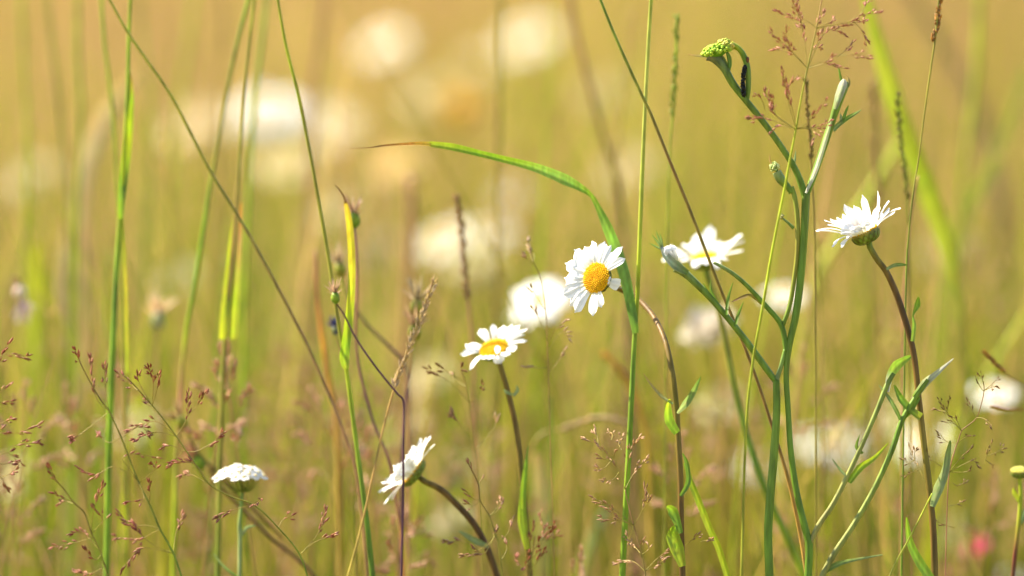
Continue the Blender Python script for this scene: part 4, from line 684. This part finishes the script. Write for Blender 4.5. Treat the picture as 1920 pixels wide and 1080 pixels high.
for i, a in enumerate([
    ("bright white daisy in soft focus right behind the main daisy", 1010, 562, 2.84, .032, cv(-.3, .7, .64)),
    ("round white blurred flower at the top, left of centre", 720, 82, 5.2, .042, FC),
    ("large white blurred flower touching the top right of centre", 988, 72, 5.4, .048, FC),
    ("dim white blurred flower leaning against the large top one", 900, 112, 6.0, .032, U),
    ("brightest white blurred flower in the upper left", 505, 208, 4.1, .047, cv(0, .75, .66)),
    ("half white blurred flower right of the brightest upper left one", 600, 212, 4.6, .032, U),
    ("wide white blurred flower left in the pair behind the brown spike", 832, 448, 3.7, .038, UL),
    ("cream-white blurred flower right in the pair behind the brown spike", 918, 438, 3.8, .034, U),
    ("white blurred flower above the pair behind the brown spike", 955, 365, 4.3, .026, FC),
    ("small white blurred daisy between the forked weed's stems", 1470, 552, 3.05, .022, U),
    ("white blurred daisy low behind the two weed stems", 1562, 828, 3.15, .040, U),
    ("white blurred flower at lower right just left of the thick green stem", 1425, 874, 3.15, .030, U),
    ("bright white blurred flower directly behind the right brown stem", 1736, 826, 3.05, .033, FC),
    ("white blurred flower at the right edge above the airy panicle", 1862, 736, 2.95, .024, U),
    ("faint white blurred flower at the far bottom right corner", 1900, 1078, 3.0, .015, U)]):
    far_flower(a[0], a[1], a[2], a[3], a[4], a[5], seed=i, cp=WHITE if a[3] < 3.5 or a[3] == 4.1 else FW, k=(13, 17, 14)[i % 3], wf=(.34, .42, .38)[i % 3], disc=.26 if i == 0 else .33)
for i, a in enumerate([
    ("cream blurred seed head under the long slanting stalk's upper part", 362, 238, 4.6, .040, FC, (.84, .72, .48)),
    ("pale cream blurred umbel below the brightest upper left flower", 540, 312, 4.0, .036, U, (.74, .64, .36)),
    ("faint cream blurred umbel above the withered brown head", 636, 395, 3.9, .026, FC, (.66, .58, .36)),
    ("yellowish cream blurred umbel over the arched leaf's dry tip", 742, 312, 4.1, .030, FC, (.82, .64, .28)),
    ("faint greenish blurred umbel behind the crossing stalks at top", 1130, 175, 4.5, .036, U, (.50, .44, .22)),
    ("grey-green faint blurred umbel at the left middle", 335, 520, 3.6, .024, FC, (.45, .44, .28)),
    ("cream blurred umbel hidden behind the purple stems", 752, 800, 3.2, .026, FC, (.66, .60, .34)),
    ("pale greenish blurred umbel behind the slim brown panicle", 870, 890, 3.2, .032, FC, (.55, .58, .32)),
    ("cream blurred umbel between the pale side stems at right", 1690, 775, 3.2, .032, FC, (.74, .66, .44)),
    ("pale greenish blurred umbel low by the pink clover", 1790, 1005, 3.1, .030, U, (.55, .56, .34)),
    ("dim cream blurred umbel low between the weed's pale stems", 1620, 905, 3.2, .030, U, (.60, .54, .32)),
    ("dim cream blurred umbel near the wide pair's lower side", 890, 505, 3.5, .030, U, (.62, .56, .32)),
    ("faint pale blurred umbel at the left edge behind the panicles", 30, 895, 3.0, .026, FC, (.60, .54, .28)),
    ("cream blurred umbel overlapping the half white upper left flower's lower side", 635, 245, 4.5, .036, FC, (.78, .72, .56)),
    ("cream blurred umbel touching the left of the brightest upper left flower", 452, 222, 4.4, .030, FC, (.78, .70, .54)),
    ("faint cream blurred umbel high between the two top white flowers", 800, 175, 5.0, .036, FC, (.60, .52, .30)),
    ("faint pink-cream blurred umbel left of the pair behind the brown spike", 700, 470, 3.9, .030, FC, (.62, .48, .34)),
    ("faint cream blurred umbel right of the arched leaf's bend", 1180, 320, 4.4, .036, FC, (.62, .55, .34)),
    ("faint cream blurred umbel at the left edge's upper part", 60, 330, 4.2, .032, FC, (.58, .52, .34)),
    ("pale blurred umbel low left of the yarrow", 250, 800, 3.1, .026, FC, (.60, .56, .32)),
    ("pale blurred umbel low between the main daisy's stem and the weed", 1350, 760, 3.1, .024, FC, (.60, .58, .34)),
    ("faint pale blurred umbel under the small daisy's left petals", 800, 705, 3.3, .026, FC, (.66, .60, .36)),
    ("faint pale blurred umbel right of the side-on daisy", 1780, 470, 4.0, .032, FC, (.55, .48, .30)),
    ("faint pale blurred umbel under the tipped daisy's stem", 850, 975, 3.0, .020, FC, (.55, .52, .30))]):
    far_flower(a[0], a[1], a[2], a[3], a[4] * 1.12, a[5], "blurred_umbel", "wildflower", a[6], a[6], 12, .5, .05, seed=40 + i, thick=20)
far_flower("golden yellow blurred flower below the top white flowers", 872, 205, 4.3, .040, cv(.2, .5, .84), "yellow_flower", "wildflower", (.85, .52, .10), (.85, .42, .02), seed=71, disc=.45)
far_flower("lilac-grey fluffy thistle head in soft focus behind the weed", 1330, 620, 2.8, .028, FC, "thistle_head", "thistle", (.66, .60, .50), (.36, .26, .28), 24, .12, -.1, seed=72, thick=60)
far_flower("bright pink clover head in soft focus at lower right", 1832, 1030, 2.85, .0125, FC, "clover_head", "clover", (.74, .05, .24), (.7, .05, .22), 16, .4, -.3, seed=73, thick=40)
far_flower("dull rose clover head lower left of the bright pink one", 1802, 1068, 2.9, .018, FC, "clover_head", "clover", (.40, .10, .14), (.35, .08, .12), 16, .4, -.2, seed=74, thick=30)

# ------------------------------------------------------------------ yellow button bud at the right edge
def button():
    D = 2.36; l, r = stem_line([(1912, 895), (1914, 925), (1912, 960), (1908, 1000), (1902, 1050), (1898, 1095)], D, (7, 8, 8, 9))
    t = thing("button_bud", "yellow-green button bud on a red stem cut by the right edge", "flower bud", foot(l)); MB().tube(l, r, [YGREEN, YGREEN, RED, BROWN], 9).build("stem", M_STEM, t)
    cen = P(1912, 882, D); n = cv(0, .97, .2)
    h = involucre_mesh(cen, n, px(17, D), .8, px(4, D)).build("flower_head", M_STEM, t); disc_mesh(cen, n, px(17, D), 120, .4, (.50, .46, .06), (.70, .66, .24)).build("disc", M_DISC, h)
    leaf(t, [(1912, 940), (1902, 925), (1900, 915)], D, (8, 9, 2), [YGREEN]); leaf(t, [(1908, 985), (1920, 965), (1926, 945)], D, (9, 14, 4), [PALE])
button()
stalk("thin yellow-green stem slanting past the foot of the brown daisy stem", 2.29, [(1748, 925), (1728, 965), (1705, 1010), (1680, 1055), (1662, 1095)], (3, 4), [YGREEN, (.4, .36, .06)])
